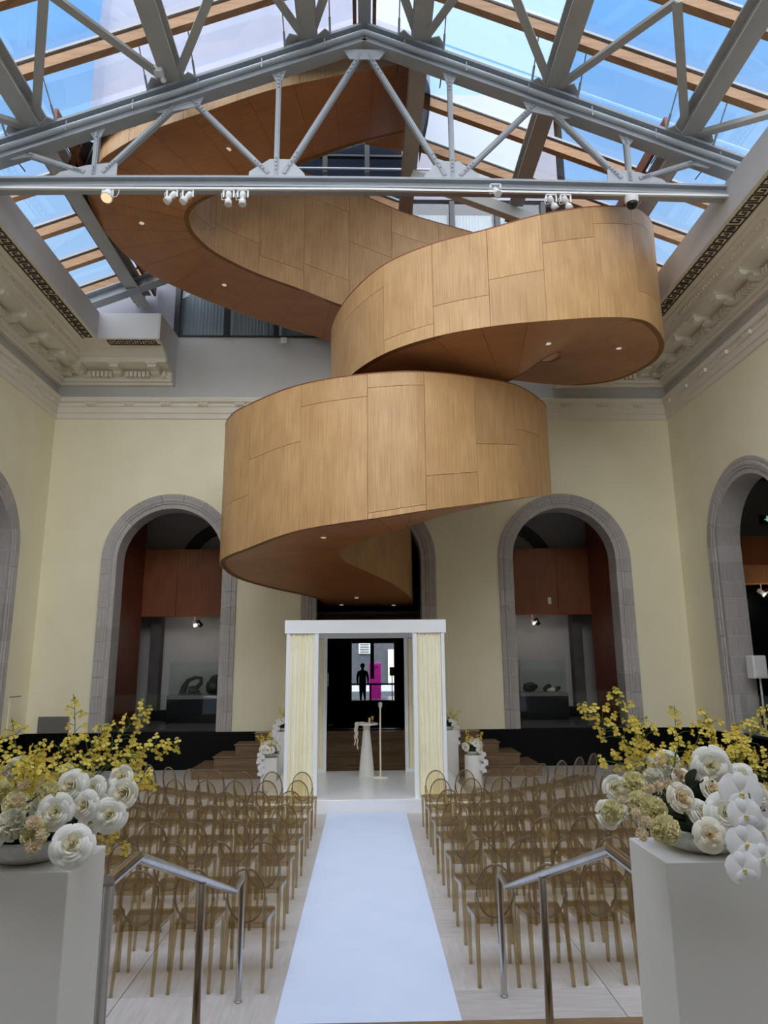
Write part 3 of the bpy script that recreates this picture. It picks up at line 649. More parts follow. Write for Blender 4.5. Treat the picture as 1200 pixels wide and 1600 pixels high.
# ================================================================== SPIRAL STAIRCASE
SEC = [ # outer x,y,bottom,top   inner x,y,bottom,top
 (-1.12,19.6,3.92,6.4,  1.20,19.6,3.92,6.4),(-1.2,17.6,4.04,6.7,  1.18,17.6,4.01,6.7),(-2.22,16.5,4.20,7.2,  .70,16.5,4.27,6.9),(-2.85,15.6,4.33,7.45,  .05,15.5,4.46,7.0),
 (-3.03,14.8,4.45,7.5,  -.40,14.85,4.58,7.1),(-2.98,14.2,4.52,7.5,  -.56,14.3,4.70,7.15),(-2.66,13.4,4.53,7.45,  -.50,14.05,4.74,7.2),(-2.29,12.87,4.55,7.41,  -.40,13.9,4.78,7.2),
 (-1.65,12.1,4.63,7.36,  -.14,13.6,4.81,7.2),(-1.12,11.62,4.69,7.33,  .10,13.42,4.86,7.2),(-.5,11.22,4.72,7.29,  .3,13.32,4.91,7.2),(.31,11.0,4.79,7.29,  .6,13.27,4.98,7.25),
 (1.0,11.05,4.91,7.33,  .92,13.3,5.10,7.3),(1.95,11.6,5.15,7.48,  1.3,13.4,5.24,7.4),(3.03,12.68,5.51,7.74,  1.66,13.6,5.42,7.6),(3.98,14.3,5.96,7.92,  1.85,14.2,5.75,7.8),
 (3.9,15.6,6.3,8.2,  1.85,14.6,6.1,8.1),(3.0,16.8,6.7,8.5,  1.75,14.9,6.5,8.4),(1.6,17.1,7.0,8.7,  1.6,15.0,6.9,8.7),(.3,16.6,7.2,8.9,  1.45,14.8,7.2,8.9),
 (-.5,15.3,7.4,9.1,  1.4,14.4,7.4,9.1),(-.69,13.7,7.5,9.25,  1.5,13.8,7.5,9.2),(-.62,13.0,7.56,9.29,  1.6,13.5,7.56,9.25),(-.28,12.0,7.65,9.3,  1.8,13.1,7.65,9.3),
 (.34,11.1,7.69,9.38,  2.1,12.85,7.7,9.35),(1.14,10.5,7.71,9.41,  2.4,12.7,7.72,9.4),(2.04,10.3,7.8,9.56,  2.75,12.65,7.82,9.5),(3.0,10.42,7.97,9.94,  3.1,12.7,8.0,9.8),
 (4.09,10.95,8.32,10.49,  3.5,12.85,8.35,10.3),(4.9,11.5,8.6,10.9,  3.8,13.05,8.6,10.7),(5.48,12.02,8.75,11.2,  4.0,13.3,8.76,11.0),(6.12,12.95,8.86,11.52,  4.1,13.55,8.87,11.3),
 (6.36,13.7,8.89,11.7,  4.15,13.8,8.9,11.5),(6.33,14.4,8.93,11.8,  4.1,14.1,8.95,11.7),(6.01,15.2,8.98,11.9,  4.0,14.35,9.05,11.9),(5.5,15.8,9.1,12.0,  3.8,14.55,9.2,12.1),
 (4.87,16.2,9.26,12.1,  3.4,14.75,9.4,12.3),(3.5,16.6,9.6,12.3,  2.41,14.86,9.75,12.67),(1.5,16.85,10.1,12.8,  .9,14.85,10.17,13.15),(-.86,16.9,10.76,13.6,  -.58,14.72,10.61,13.75),
 (-2.27,16.8,11.14,13.8,  -1.43,14.68,10.95,14.05),(-3.6,16.4,11.44,13.9,  -2.45,14.5,11.25,14.2),(-4.33,16.0,11.57,13.9,  -3.08,14.22,11.42,14.25),(-5.16,15.3,11.69,13.6,  -3.42,13.9,11.48,14.2),
 (-5.6,14.6,11.83,13.3,  -3.62,13.6,11.55,14.0),(-5.82,13.9,11.96,13.1,  -3.7,13.4,11.58,13.9),(-5.85,13.3,12.06,13.1,  -3.72,13.2,11.62,13.9),(-5.73,12.8,12.08,13.1,  -3.7,13.02,11.66,14.0),
 (-5.28,12.1,12.17,13.1,  -3.6,12.88,11.74,14.1),(-4.85,11.8,12.25,13.1,  -3.42,12.82,11.88,14.2),(-4.13,11.6,12.52,13.4,  -3.05,12.87,12.12,14.4),(-3.14,11.5,12.85,13.75,  -2.41,13.1,12.62,14.9),
 (-1.88,11.6,13.48,14.25,  -1.49,13.7,13.5,15.6),(-.96,11.8,13.94,14.6,  -.8,14.02,14.08,16.1),(.01,12.0,14.39,15.0,  -.05,14.22,14.55,16.6),(1.0,12.28,14.90,15.4,  1.0,14.48,15.08,17.0)]
NS = 6
def catmull(P, n):
    Q = [[2*a-b for a, b in zip(P[0], P[1])]] + [list(p) for p in P] + [[2*a-b for a, b in zip(P[-1], P[-2])]]; out = []
    for i in range(len(P)-1):
        A, B, C_, D = Q[i:i+4]
        for k in range(n):
            t = k/n; out.append([.5*(2*b+(-a+c)*t+(2*a-5*b+4*c-d)*t*t+(-a+3*b-3*c+d)*t**3) for a, b, c, d in zip(A,B,C_,D)])
    out.append(list(P[-1])); return out
ST = catmull(SEC, NS); NST = len(ST)
def side_curve(k): return [Vector((s[k], s[k+1])) for s in ST]
CO, CI = side_curve(0), side_curve(4)
def normals(c, other):
    out = []
    for i in range(len(c)):
        d = c[min(i+1,len(c)-1)] - c[max(i-1,0)]; d = d.normalized() if d.length > 1e-6 else Vector((1,0))
        n = Vector((d.y, -d.x))
        if n.dot(c[i]-other[i]) < 0: n = -n
        out.append(n)
    return out
NO, NI = normals(CO, CI), normals(CI, CO)
def arclen(c):
    L = [0.0]
    for a, b in zip(c, c[1:]): L.append(L[-1] + (b-a).length)
    return L
LO, LI = arclen(CO), arclen(CI)
stair = thing('spiral_staircase', 'huge curling fir-clad spiral staircase rising through the glass roof', 'staircase', (0,17.0,3.9))
def wall_mesh(c, n, L, kb, th=.10):
    m = MB(); rows = []; uv = []
    for i, s in enumerate(ST):
        p = c[i]; q = c[i] - n[i]*th; zb, zt = s[kb], s[kb+1]
        rows.append([(p.x,p.y,zb),(p.x,p.y,zt),(q.x,q.y,zt),(q.x,q.y,zb)]); uv.append([(L[i],zb),(L[i],zt),(L[i],zt),(L[i],zb)])
    return m.grid(rows, uv, False, True)
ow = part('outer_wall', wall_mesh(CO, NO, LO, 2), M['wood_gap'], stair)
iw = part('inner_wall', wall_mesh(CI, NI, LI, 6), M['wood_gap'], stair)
def interp(arr, L, x):
    lo = 0; hi = len(L)-1
    while hi - lo > 1:
        mid = (lo+hi)//2
        if L[mid] <= x: lo = mid
        else: hi = mid
    t = (x-L[lo])/max(1e-9, L[hi]-L[lo]); t = min(1,max(0,t))
    a, b = arr[lo], arr[hi]
    return a*(1-t)+b*t if not isinstance(a, list) else [u*(1-t)+v*t for u, v in zip(a, b)]
def px_of(x, y, z):                               # photo column of a point (to set the seams where the real ones are)
    w = Vector((x,y,z)) - CAM; v = Vector((_dx.x,_dy.x,_dz.x))*w.x + Vector((_dx.y,_dy.y,_dz.y))*w.y + Vector((_dx.z,_dy.z,_dz.z))*w.z
    v = Vector((Vector((_dx.x,_dy.x,_dz.x)).dot(w), Vector((_dx.y,_dy.y,_dz.y)).dot(w), Vector((_dx.z,_dy.z,_dz.z)).dot(w))); return 600 + F_PX*v.x/v.z
def seams_at(c, L, kb, s0, s1, cols):             # arc lengths where the wall passes the given photo columns
    out = []
    for px, sp in cols:
        best = min(range(int(s0*NS), int(s1*NS)), key=lambda i: abs(px_of(c[i].x, c[i].y, (ST[i][kb]+ST[i][kb+1])/2) - px)); out.append((L[best], sp))
    return sorted(out, key=lambda t: t[0])
def panels(parent, c, n, L, kb, width, seed, fixed):
    rr = random.Random(seed); x = 0.0; cols = []
    SP = [[0,.36,1],[0,1],[0,.62,1],[0,.2,1],[0,.78,1],[0,.3,.8,1],[0,.5,1]]
    marks = [f[0] for f in fixed]
    while x < L[-1] - .05:
        hit = [f for f in fixed if abs(f[0]-x) < 1e-6]; nxt = [m_ for m_ in marks if m_ > x + 1e-6]
        if hit and hit[0][1]: w = nxt[0]-x if nxt else width; sp = hit[0][1]
        else:
            w = width*rr.uniform(.9,1.12); sp = rr.choice(SP)
            if nxt and x + w > nxt[0] - .35: w = nxt[0] - x
        x1 = min(x+w, L[-1])
        for v0, v1 in zip(sp, sp[1:]):
            m = MB(); k = 7; rows = []; uv = []
            for j in range(k+1):
                l = x + .004 + (x1-x-.008)*j/k; p = interp(c, L, l); nn = interp(n, L, l).normalized(); s = interp(ST, L, l); zb, zt = s[kb], s[kb+1]
                g0 = .004 if v0 > 0 else 0.0; g1 = .004 if v1 < 1 else 0.0
                z0 = zb+(zt-zb)*v0+g0; z1 = zb+(zt-zb)*v1-g1; o_ = p + nn*.014; i_ = p - nn*.002
                rows.append([(i_.x,i_.y,z0),(o_.x,o_.y,z0),(o_.x,o_.y,z1),(i_.x,i_.y,z1)]); uv.append([(l,z0),(l,z0),(l,z1),(l,z1)])
            m.grid(rows, uv, False); m.add(rows[0], [(3,2,1,0)], uv[0]); m.add(rows[-1], [(0,1,2,3)], uv[-1])
            part('panel', m, M['wood'], parent)
        x = x1
fx = seams_at(CO, LO, 2, 5.3, 15, [(352,[0,.36,1]),(389,[0,.60,1]),(468,[0,.84,1]),(569,[0,.04,.90,1]),(661,[0,.24,1]),(743,[0,.46,1]),(806,[0,.6,1]),(846,None)])
fx += seams_at(CO, LO, 2, 22.2, 31.6, [(534,[0,.75,1]),(597,[0,.14,1]),(675,[0,.32,1]),(760,[0,.47,1]),(845,[0,.72,1]),(927,[0,.84,1]),(992,[0,.25,.86,1]),(1022,None)])
panels(ow, CO, NO, LO, 2, 1.08, 5, fx)
panels(iw, CI, NI, LI, 6, 1.12, 11, seams_at(CI, LI, 6, 37, 43, [(613,[0,.55,1]),(544,[0,.22,.8,1]),(474,[0,.16,.86,1]),(404,[0,.26,1]),(331,None)]))
# top capping of the walls
for c, n, kb, L, p in ((CO,NO,2,LO,ow),(CI,NI,6,LI,iw)):
    rows = []
    for i, s in enumerate(ST):
        a = c[i]+n[i]*.018; b = c[i]-n[i]*.11; z = s[kb+1]; rows.append([(a.x,a.y,z-.004),(a.x,a.y,z+.016),(b.x,b.y,z+.016),(b.x,b.y,z-.004)])
    part('capping', MB().grid(rows, None, False, True), M['wood_dark'], p)
# soffit in panels, with a walking slab above it
def cross(i, f):
    s = ST[i]; return Vector((s[0]*(1-f)+s[4]*f, s[1]*(1-f)+s[5]*f, s[2]*(1-f)+s[6]*f))
sf = MB(); nf = 8
sf.grid([[tuple(cross(i, k/nf)+Vector((0,0,.03))) for k in range(nf+1)] for i in range(NST)], None, True)
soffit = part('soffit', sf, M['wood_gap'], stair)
step_n = 5
for a in range(0, NST-1, step_n):
    b = min(a+step_n, NST-1); m = MB(); rows = []; uv = []
    for i in range(a, b+1):
        r_ = [cross(i, k/nf) for k in range(nf+1)]; rows.append([tuple(p) for p in r_]); uv.append([(k/nf*2.3, (LO[i]+LI[i])/2) for k in range(nf+1)])
    if b > a:
        def pull(r0, r1): return [tuple(Vector(p).lerp(Vector(q), .004/max(.01,(Vector(q)-Vector(p)).length))) for p, q in zip(r0, r1)]
        R0, R1 = rows[0], rows[-1]; rows[0] = pull(R0, rows[1] if b-a > 1 else R1); rows[-1] = pull(R1, rows[-2] if b-a > 1 else R0)
        m.grid(rows, uv, True); part('soffit_panel', m, M['wood_soffit_baked'], soffit)
m = MB(); m.grid([[tuple(cross(i, .03)+Vector((0,0,.9 if i < 290 else .3))), tuple(cross(i, .97)+Vector((0,0,.9 if i < 290 else .3)))] for i in range(NST)]); part('walking_slab', m, M['wood_dark'], stair)
for sec, f in ((8.6,.45),(27.4,.42),(31.2,.42),(24.3,.72),(41.5,.5),(45.6,.48),(51.1,.5),(1.2,.45),(.5,.2),(.5,.8)):
    p = cross(int(sec*NS), f); part('downlight', MB().lathe([(.055,-.012),(.045,-.016),(.001,-.016)],12,tuple(p)), M['downlight'], soffit)
# hanging fascia where the top flight turns away
part('fascia', MB().prism([tuple(at(570,221,14.6)),tuple(at(650,236,14.6)),tuple(at(652,190,14.6)),tuple(at(600,200,14.6))],(0,.1,0)), M['wood_soffit_baked'], stair)
# wooden rim of the roof opening
rows = []
for i in range(42*NS, int(48.2*NS)):
    p = CO[i] + NO[i]*.34; q = CO[i] + NO[i]*.46; z = roofz(p.x,.60); rows.append([(p.x,p.y,z-.34),(p.x,p.y,z),(q.x,q.y,z),(q.x,q.y,z-.34)])
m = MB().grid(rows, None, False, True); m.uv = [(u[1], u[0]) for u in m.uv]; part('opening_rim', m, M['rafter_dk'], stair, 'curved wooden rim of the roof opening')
rows = []
for i in range(42*NS, int(48.2*NS)):
    p = CO[i] + NO[i]*.02; q = CO[i] + NO[i]*.4; z = roofz(q.x,.5); rows.append([(p.x,p.y,z),(q.x,q.y,z)])
part('gap_shade_sheet', MB().grid(rows, None, False), M['mullion'], stair, 'dark sheet standing for the shaded gap around the roof opening')  # black sheet paints in the shade of the open gap beside the stair
# white cladding of the staircase above the roof
pl = [(-5.6,14.7),(-5.97,13.6),(-5.85,12.75),(-5.38,12.02),(-4.92,11.7),(-4.15,11.47),(-3.14,11.36),(-1.88,11.42),(-.6,11.36),(.5,11.4),(1.25,11.9),(1.4,12.8),(1.3,14.4)]
cl = catmull([list(p) for p in pl], 5); n = len(cl)-1
for k in range(7):
    a = k*n//7; b = (k+1)*n//7; rows = []
    for i in range(a, b+1):
        x, y = cl[i]; z0 = roofz(x,.3); rows.append([(x,y,z0),(x+.0,y,z0+3.2),(x*.97,y+.05,z0+8)])
    part('cladding_sheet', MB().grid(rows), M['clad'], stair, 'white outer cladding sheet above the glass')
# ================================================================== STAGE, CANOPY, AISLE
single('aisle_runner', MB().bev(-.645,.68,5.30,12.36,0.001,.012,.002), M['carpet'], 'white aisle runner leading to the white stage', 'runner')
stg = thing('stage_platform', 'low white platform under the draped canopy', 'platform', (0,14,0))
part('deck', MB().bev(-1.75,1.78,12.4,15.55,0.0,.22,.008), M['stage'], stg)
st = thing('wooden_steps', 'wide oak steps rising behind the white stage to the middle arch', 'steps', (0,16.8,0))
for i, (hx, y0) in enumerate(((3.85,16.05),(3.45,16.42),(3.05,16.79),(2.65,17.16))):
    z1 = .215*(i+1); m = MB().bev(-hx+.05, hx+.05, y0, 17.46, z1-.215, z1-.03, .008); m.uv = [(p[2]*3+p[1]*3, p[0]) for p in m.v]; o = part('step', m, M['step'], st)
    m = MB().bev(-hx+.02, hx+.08, y0-.02, 17.46, z1-.03, z1, .006); m.uv = [(p[2]*3+p[1]*3, p[0]*.6) for p in m.v]; part('tread', m, M['step'], o)
can = thing('wedding_canopy', 'white square canopy frame hung with ivory drapes on the stage', 'canopy', (0,14,.22))
YF, YB = 12.52, 15.38
XO, XI = 1.40, .87
for y, nm in ((YF,'f'),(YB,'b')):
    for s in (-1, 1):
        for x, w in ((XO-.03,.06),(XI,.07)):
            part('post', MB().box(s*x-w/2+.005, s*x+w/2+.005, y-.035, y+.035, .22, 3.02), M['canopy'], can)
part('beam', MB().bev(-XO-.03, XO+.04, YF-.05, YF+.05, 2.99, 3.22, .005), M['canopy'], can)
part('beam', MB().bev(-XO-.03, XO+.04, YB-.05, YB+.05, 2.99, 3.22, .005), M['canopy'], can)
for s in (-1, 1): part('beam', MB().box(s*XO-.04+.005, s*XO+.045, YF+.05, YB-.05, 2.99, 3.22), M['canopy'], can)
part('roof_panel', MB().box(-XO, XO, YF+.06, YB-.06, 3.10, 3.14), M['canopy'], can)
for y, z in ((YB,.25),): 
    for s in (-1,1): part('foot_rail', MB().box(min(s*XI,s*XO), max(s*XI,s*XO), y-.03, y+.03, .22, .28), M['canopy'], can)
def drape(x0, x1, y, z0, z1, folds, seed):
    rr = random.Random(seed); n = folds*10; wd = [rr.uniform(.7,1.3) for _ in range(folds)]; tot = sum(wd); am = [rr.uniform(.6,1.2) for _ in range(folds)]; rows = []; uv = []
    xs = []; x = 0
    for w in wd:
        for k in range(10): xs.append((x + w*k/10)/tot)
        x += w
    xs.append(1.0)
    for zi in range(7):
        t = zi/6; z = z0+(z1-z0)*t; row = []; u = []
        for k, f in enumerate(xs):
            fo = min(folds-1, k//10); c = k/10*2*PI; amp = .034*am[fo]*(1-.45*t); row.append((x0+(x1-x0)*f + .004*math.sin(c)*(1-t), y + amp*math.sin(c), z)); u.append((f, z))
        rows.append(row); uv.append(u)
    return MB().grid(rows, uv, True)
for s in (-1, 1):
    a, b = sorted((s*(XI+.03), s*(XO-.06))); part('drape', drape(a, b, YF, .23, 3.0, 6, 3+s), M['curtain'], can)
    part('drape', drape(a, b, YB, .28, 2.98, 6, 13+s), M['curtain'], can)
# tall conical table, garland, goblet, candle and stand on the stage
tb = thing('pedestal_table', 'tall white conical pedestal table in the middle of the stage', 'table', (0,14.85,.22))
part('cone', MB().lathe([(.165,.22),(.16,.24),(.07,1.12),(.075,1.18),(.10,1.22)],28,(.02,14.85,0)), M['plinth'], tb)
part('top', MB().lathe([(.235,1.22),(.24,1.225),(.24,1.245),(.235,1.25),(.001,1.25)],32,(.02,14.85,0)), M['plinth'], tb)
g = MB(); rr = random.Random(4)
for i in range(16): g.ball((-.20+.012*i, 14.73+.02*rr.uniform(-1,1), 1.262+.012*rr.random()), .018, 6, 4)
for k in range(3):
    x = -.215+.025*k; L = (.42,.30,.5)[k]
    for i in range(int(L/.016)): g.ball((x+.008*math.sin(i*.7), 14.66+.006*math.cos(i*1.3), 1.25-i*.016), .013, 6, 4)
single('garland', g, M['rose_cream'], 'cream blossom garland trailing over the left edge of the pedestal table', 'garland')
gb = thing('goblet', 'small gold goblet standing on the pedestal table', 'goblet', (.14,14.78,1.25)); part('cup', MB().lathe([(.03,1.25),(.008,1.26),(.008,1.31),(.03,1.33),(.036,1.39),(.032,1.395),(.001,1.34)],12,(.14,14.78,0)), M['gold'], gb)
cd = thing('candle', 'short peach candle beside the goblet on the pedestal table', 'candle', (.08,14.76,1.25)); part('wax', MB().lathe([(.022,1.25),(.022,1.36),(.018,1.365),(.001,1.362)],12,(.08,14.76,0)), M['peach'], cd); part('wick', MB().tube([(.08,14.76,1.36),(.08,14.76,1.375)],.002,5), M['black'], cd)
sd = thing('slender_stand', 'slim ivory floor stand right of the pedestal table', 'stand', (.30,14.62,.22))
part('base', MB().lathe([(.15,.22),(.15,.235),(.02,.25),(.012,.26)],24,(.30,14.62,0)), M['curtain'], sd); part('pole', MB().tube([(.30,14.62,.25),(.295,14.62,1.0),(.30,14.62,1.58)],.017,8), M['curtain'], sd); part('clip', MB().lathe([(.02,1.56),(.04,1.60),(.04,1.66),(.02,1.68)],8,(.30,14.62,0)), M['plinth'], sd)

# ================================================================== CHAIRS
def make_chair():
    t = thing('ghost_chair', 'x', 'chair', (0,0,0)); t['group'] = 'transparent amber chairs beside the aisle'
    seat = MB(); P = [(-.145,-.185),(.145,-.185),(.185,.15),(.175,.185),(-.175,.185),(-.185,.15)]
    seat.prism([(x,y,.452) for x, y in P], (0,0,.012)); lpart('seat', seat, M['amber_s'], t)
    ap = MB()
    for (a,b),(c,d) in zip(P, P[1:]+P[:1]): ap.bar((a*.98,b*.98,.434),(c*.98,d*.98,.434),.008,.036)
    lpart('apron', ap, M['amber_d'], t)
    # oval back panel and its rim; leans backwards
    def back(a, k=1.0): x = .155*k*math.cos(a); h = .215*k*math.sin(a); return Vector((x, -.205 - (h+.215)*.17, .672 + h))
    n = 28; rim = [back(2*PI*i/n) for i in range(n)]
    pm = MB(); c = back(0,0.0); pm.add([c]+rim, [(0,i+1,(i+1)%n+1) for i in range(n)], None, True); lpart('backrest', pm, M['amber'], t)
    rm = MB(); rows = []
    for i in range(n+1):
        p = back(2*PI*i/n); q = back(2*PI*i/n,.93); rows.append([p+Vector((0,.011,0)), p+Vector((0,-.011,0)), q+Vector((0,-.011,0)), q+Vector((0,.011,0))])
    rm.grid(rows, None, True, True); lpart('back_rim', rm, M['amber_rim'], t)
    for s in (-1, 1):
        m = MB(); m.tube([(s*.155,-.30,0),(s*.150,-.225,.30),(s*.146,-.19,.45),(s*.150,-.215,.56),(s*.156,-.24,.66)],.013,6,True,[.014,.018,.021,.016,.010]); lpart('leg', m, M['amber_d'], t)
        m = MB(); m.tube([(s*.165,.145,0),(s*.168,.155,.3),(s*.170,.16,.45)],.013,6,True,[.014,.018,.021]); lpart('leg', m, M['amber_d'], t)
    return t
proto = make_chair(); first = True
ROWY = [6.32,7.18,8.02,8.85,9.70,10.51,11.27]
COLS = [5,6,7,8,8,8,8]; CURV = [0,.0,.0,.012,.05,.085,.19]
rc = random.Random(3)
for s in (-1, 1):
    for r, (y, nc) in enumerate(zip(ROWY, COLS)):
        for c in range(nc):
            x0 = .95 if s < 0 else 1.05
            d = c*.42; k = CURV[r]; yy = y + k*d*d*(.75 if s < 0 else 1.0); ang = math.atan(2*k*d)*(.9)
            xx = s*(x0 + d*math.cos(ang*.45)) + rc.uniform(-.012,.012); yy += rc.uniform(-.02,.02)
            lab = 'clear amber chair %s of the aisle, %s row from the stairs, %s from the aisle' % (side[s], ORD[r], ORD[c])
            if first: o = proto; first = False; o.location = (xx,yy,0); o.rotation_euler = (0,0,s*ang)
            else: o = copy_tree(proto, None, (xx,yy,0), s*ang + rc.uniform(-.02,.02))
            o['label'] = lab; o['group'] = 'transparent amber chairs %s of the aisle' % side[s]

# ================================================================== HANDRAILS
def handrail(s, x, lab):
    h = thing('handrail', lab, 'handrail', (x,4.4,0))
    pts = [(x,2.84,1.70),(x,3.18,1.70),(x,5.56,.86),(x,5.86,.86)]
    m = MB(); r = .024
    for a, b in zip(pts, pts[1:]): m.tube([a, b], r, 14)
    for p in pts[1:3]: m.ball(p, r, 14, 8)
    part('rail', m, M['steel_rail'], h)
    for y, z0, z1 in ((2.84,ZG,1.70),(4.45,.432,1.25),(5.88,0,.86)):
        o = part('post', MB().tube([(x,y,z0),(x,y,z1-.01)], r*.97, 14), M['steel_rail'], h)
        part('collar', MB().lathe([(.027,z0),(.027,z0+.01),(.024,z0+.012)],16,(x,y,0)), M['steel_rail'], o)
handrail(-1, -.96, 'stainless steel handrail left of the aisle, beside the plinth')
handrail(1, 1.05, 'stainless steel handrail right of the aisle, beside the plinth')

# ================================================================== SPOTLIGHTS ON THE TRUSS
def spot(x, z, kind, lab, dirv=(0,-.4,-1)):
    y = TY-.1; t = thing('spotlight', lab, 'lamp', (x,y,z+.12), 0, 'white spotlights under the truss'); d = Vector(dirv).normalized(); c = Vector((x,y,z-.04))
    part('bracket', MB().bar((x-.09,y,z+.10),(x+.09,y,z+.10),.03,.02).bar((x-.09,y,z+.10),(x-.09,y,z-.04),.03,.012,(0,1,0)).bar((x+.09,y,z+.10),(x+.09,y,z-.04),.03,.012,(0,1,0)), M['lamp_white'], t)
    if kind == 'flood':
        b = part('housing', MB().lathe([(.03,-.13),(.07,-.12),(.09,-.05),(.105,.03),(.105,.07),(.09,.07)],18,tuple(c),True,d), M['lamp_white'], t)
        part('lens', MB().ball(tuple(c+d*.05),.095,14,8,(1,1,1)), M['lamp_lit'], b)
        part('cable', MB().tube([(x+.09,y,z-.06),(x+.16,y,z-.05),(x+.19,y,z+.02),(x+.2,y,z+.13)],.008,6), M['lamp_white'], t)
        ld = bpy.data.lights.new('flood_light','SPOT'); ld.energy = 20; ld.color = (1,.8,.6); ld.spot_size = 1.2; lo = bpy.data.objects.new('flood_light', ld); COL.objects.link(lo); lo.parent = t
        lo.location = d*.2 + Vector((0,0,-.16)); lo.rotation_euler = d.to_track_quat('-Z','Y').to_euler()
    elif kind == 'dome':
        part('housing', MB().lathe([(.11,-.06),(.12,-.02),(.12,.06)],18,tuple(c+Vector((0,0,.02)))), M['lamp_white'], t); part('dome', MB().ball(tuple(c-Vector((0,0,.05))),.10,16,10), M['lamp_dark'], t)
    else:
        b = part('housing', MB().lathe([(.045,-.10),(.055,-.08),(.055,.0),(.035,.02),(.035,.05),(.06,.07),(.068,.16),(.055,.16)],16,tuple(c),True,d), M['lamp_white'], t)
        part('lens', MB().lathe([(.055,.155),(.001,.15)],14,tuple(c),True,d), M['lamp_dark'], b)
        part('cable', MB().tube([(x-.06,y,z+.1),(x-.13,y,z+.02),(x-.11,y,z-.1),(x-.05,y,z-.08)],.007,6), M['lamp_white'], t)
spot(-4.55,10.62,'flood','white floodlight with a glowing lens at the left of the truss',(-.05,-.45,-1))
spot(-3.42,10.62,'s','left lamp of the angled spotlight pair on the truss',(-.6,-.3,-1)); spot(-3.14,10.62,'s','right lamp of the angled spotlight pair on the truss',(-.6,-.3,-1))
spot(-2.42,10.62,'s','left lamp of the straight-down spotlight pair on the truss',(0,-.05,-1)); spot(-2.17,10.62,'s','right lamp of the straight-down spotlight pair on the truss',(0,-.05,-1))
spot(2.36,10.80,'s','single spotlight clipped on the truss right of its middle',(.1,-.5,-.7)); spot(3.36,10.60,'s','left spotlight of the cluster over the right stair loop',(.5,.2,-.8)); spot(3.62,10.60,'s','right spotlight of the cluster over the right stair loop',(.5,.2,-.8))
spot(4.82,10.62,'dome','black dome camera lamp hanging near the right end of the truss')
s2 = thing('sensor_box', 'small white sensor box on the middle beam of the left roof slope', 'sensor', (-3.66,10.6,12.8)); part('box', MB().box(-3.78,-3.62,10.52,10.66,12.84,12.98), M['lamp_white'], s2); part('eye', MB().ball((-3.64,10.68,12.80),.05,10,6), M['lamp_white'], s2)

# ================================================================== GALLERY CONTENTS
def lump(seed, c, r, sq, hole=False):
    bm = bmesh.new(); bmesh.ops.create_icosphere(bm, subdivisions=4, radius=1.0); rr = random.Random(seed); cs = [(Vector((rr.gauss(0,1),rr.gauss(0,1),rr.gauss(0,1))).normalized(), rr.uniform(-.45,.4)) for _ in range(16)]
    for v in bm.verts:
        d = v.co.normalized(); k = 1.0
        for q, a in cs: k += a*max(0,d.dot(q)-.55)*1.8
        v.co = d*k
    zmin = min(v.co.z for v in bm.verts); m = MB(); m.add([(c[0]+v.co.x*r*sq[0], c[1]+v.co.y*r*sq[1], c[2]+(v.co.z-zmin)*r*sq[2]) for v in bm.verts], [tuple(v.index for v in f.verts) for f in bm.faces], None, True); bm.free(); return m
def vitrine(x0, x1, y, lab, labp, sc):
    yc = y; ped = single('pedestal', MB().bev(x0,x1,yc,yc+.7,ZG,1.5,.01), M['black'], labp, 'pedestal')
    v = thing('display_case', lab, 'display case', ((x0+x1)/2, yc+.35, 1.5)); part('base_slab', MB().box(x0,x1,yc,yc+.7,1.5,1.60), M['vent'], v)
    for a in ((x0+.02,x0+.03,yc+.02,yc+.68),(x1-.03,x1-.02,yc+.02,yc+.68),(x0+.03,x1-.03,yc+.02,yc+.03),(x0+.03,x1-.03,yc+.67,yc+.68)): part('glass_side', MB().box(*a,1.6,2.50), M['glass'], v)
    part('glass_top', MB().box(x0+.02,x1-.02,yc+.02,yc+.68,2.5,2.51), M['glass'], v)
    for xx in (x0+.025, x1-.025): part('edge', MB().box(xx-.008,xx+.008,yc+.015,yc+.035,1.6,2.51), M['gusset'], v)
    part('edge', MB().box(x0+.02,x1-.02,yc+.015,yc+.03,2.5,2.515), M['gusset'], v)
vitrine(-5.52,-3.75,20.0,'glass display case with two black sculptures behind the left arch','black pedestal under the display case behind the left arch',0)
vitrine(4.38,5.72,20.0,'glass display case with two small sculptures behind the right arch','black pedestal under the display case behind the right arch',0)
sc1 = MB(); 
sc1.tube([(-5.18,20.3,1.6),(-5.12,20.3,1.82),(-5.02,20.3,2.0),(-4.82,20.3,2.08),(-4.66,20.3,2.06),(-4.66,20.3,1.92),(-4.78,20.3,1.80),(-4.95,20.3,1.76)],.07,8,True,[.10,.09,.06,.05,.06,.06,.07,.08]); sc1.tube([(-5.0,20.3,1.75),(-4.78,20.3,1.72),(-4.74,20.3,1.6)],.07,8,True,[.1,.08,.09]); sc1.add(*[ [(-5.25,20.2,1.6),(-4.65,20.2,1.6),(-4.65,20.45,1.6),(-5.25,20.45,1.6),(-5.22,20.22,1.66),(-4.68,20.22,1.66),(-4.68,20.43,1.66),(-5.22,20.43,1.66)], [(0,3,2,1),(4,5,6,7),(0,1,5,4),(1,2,6,5),(2,3,7,6),(3,0,4,7)] ])
single('sculpture', sc1, M['sculpt'], 'black looped bronze sculpture, left in the left display case', 'sculpture')
single('sculpture', lump(3,(-4.22,20.33,1.6),.25,(1.0,.8,.85)), M['sculpt'], 'rounded craggy black sculpture, right in the left display case', 'sculpture')
ele = lump(9,(4.72,20.33,1.60),.17,(1.3,.8,.7)); 
single('sculpture', ele, M['sculpt'], 'dark humped animal sculpture in the right display case', 'sculpture')
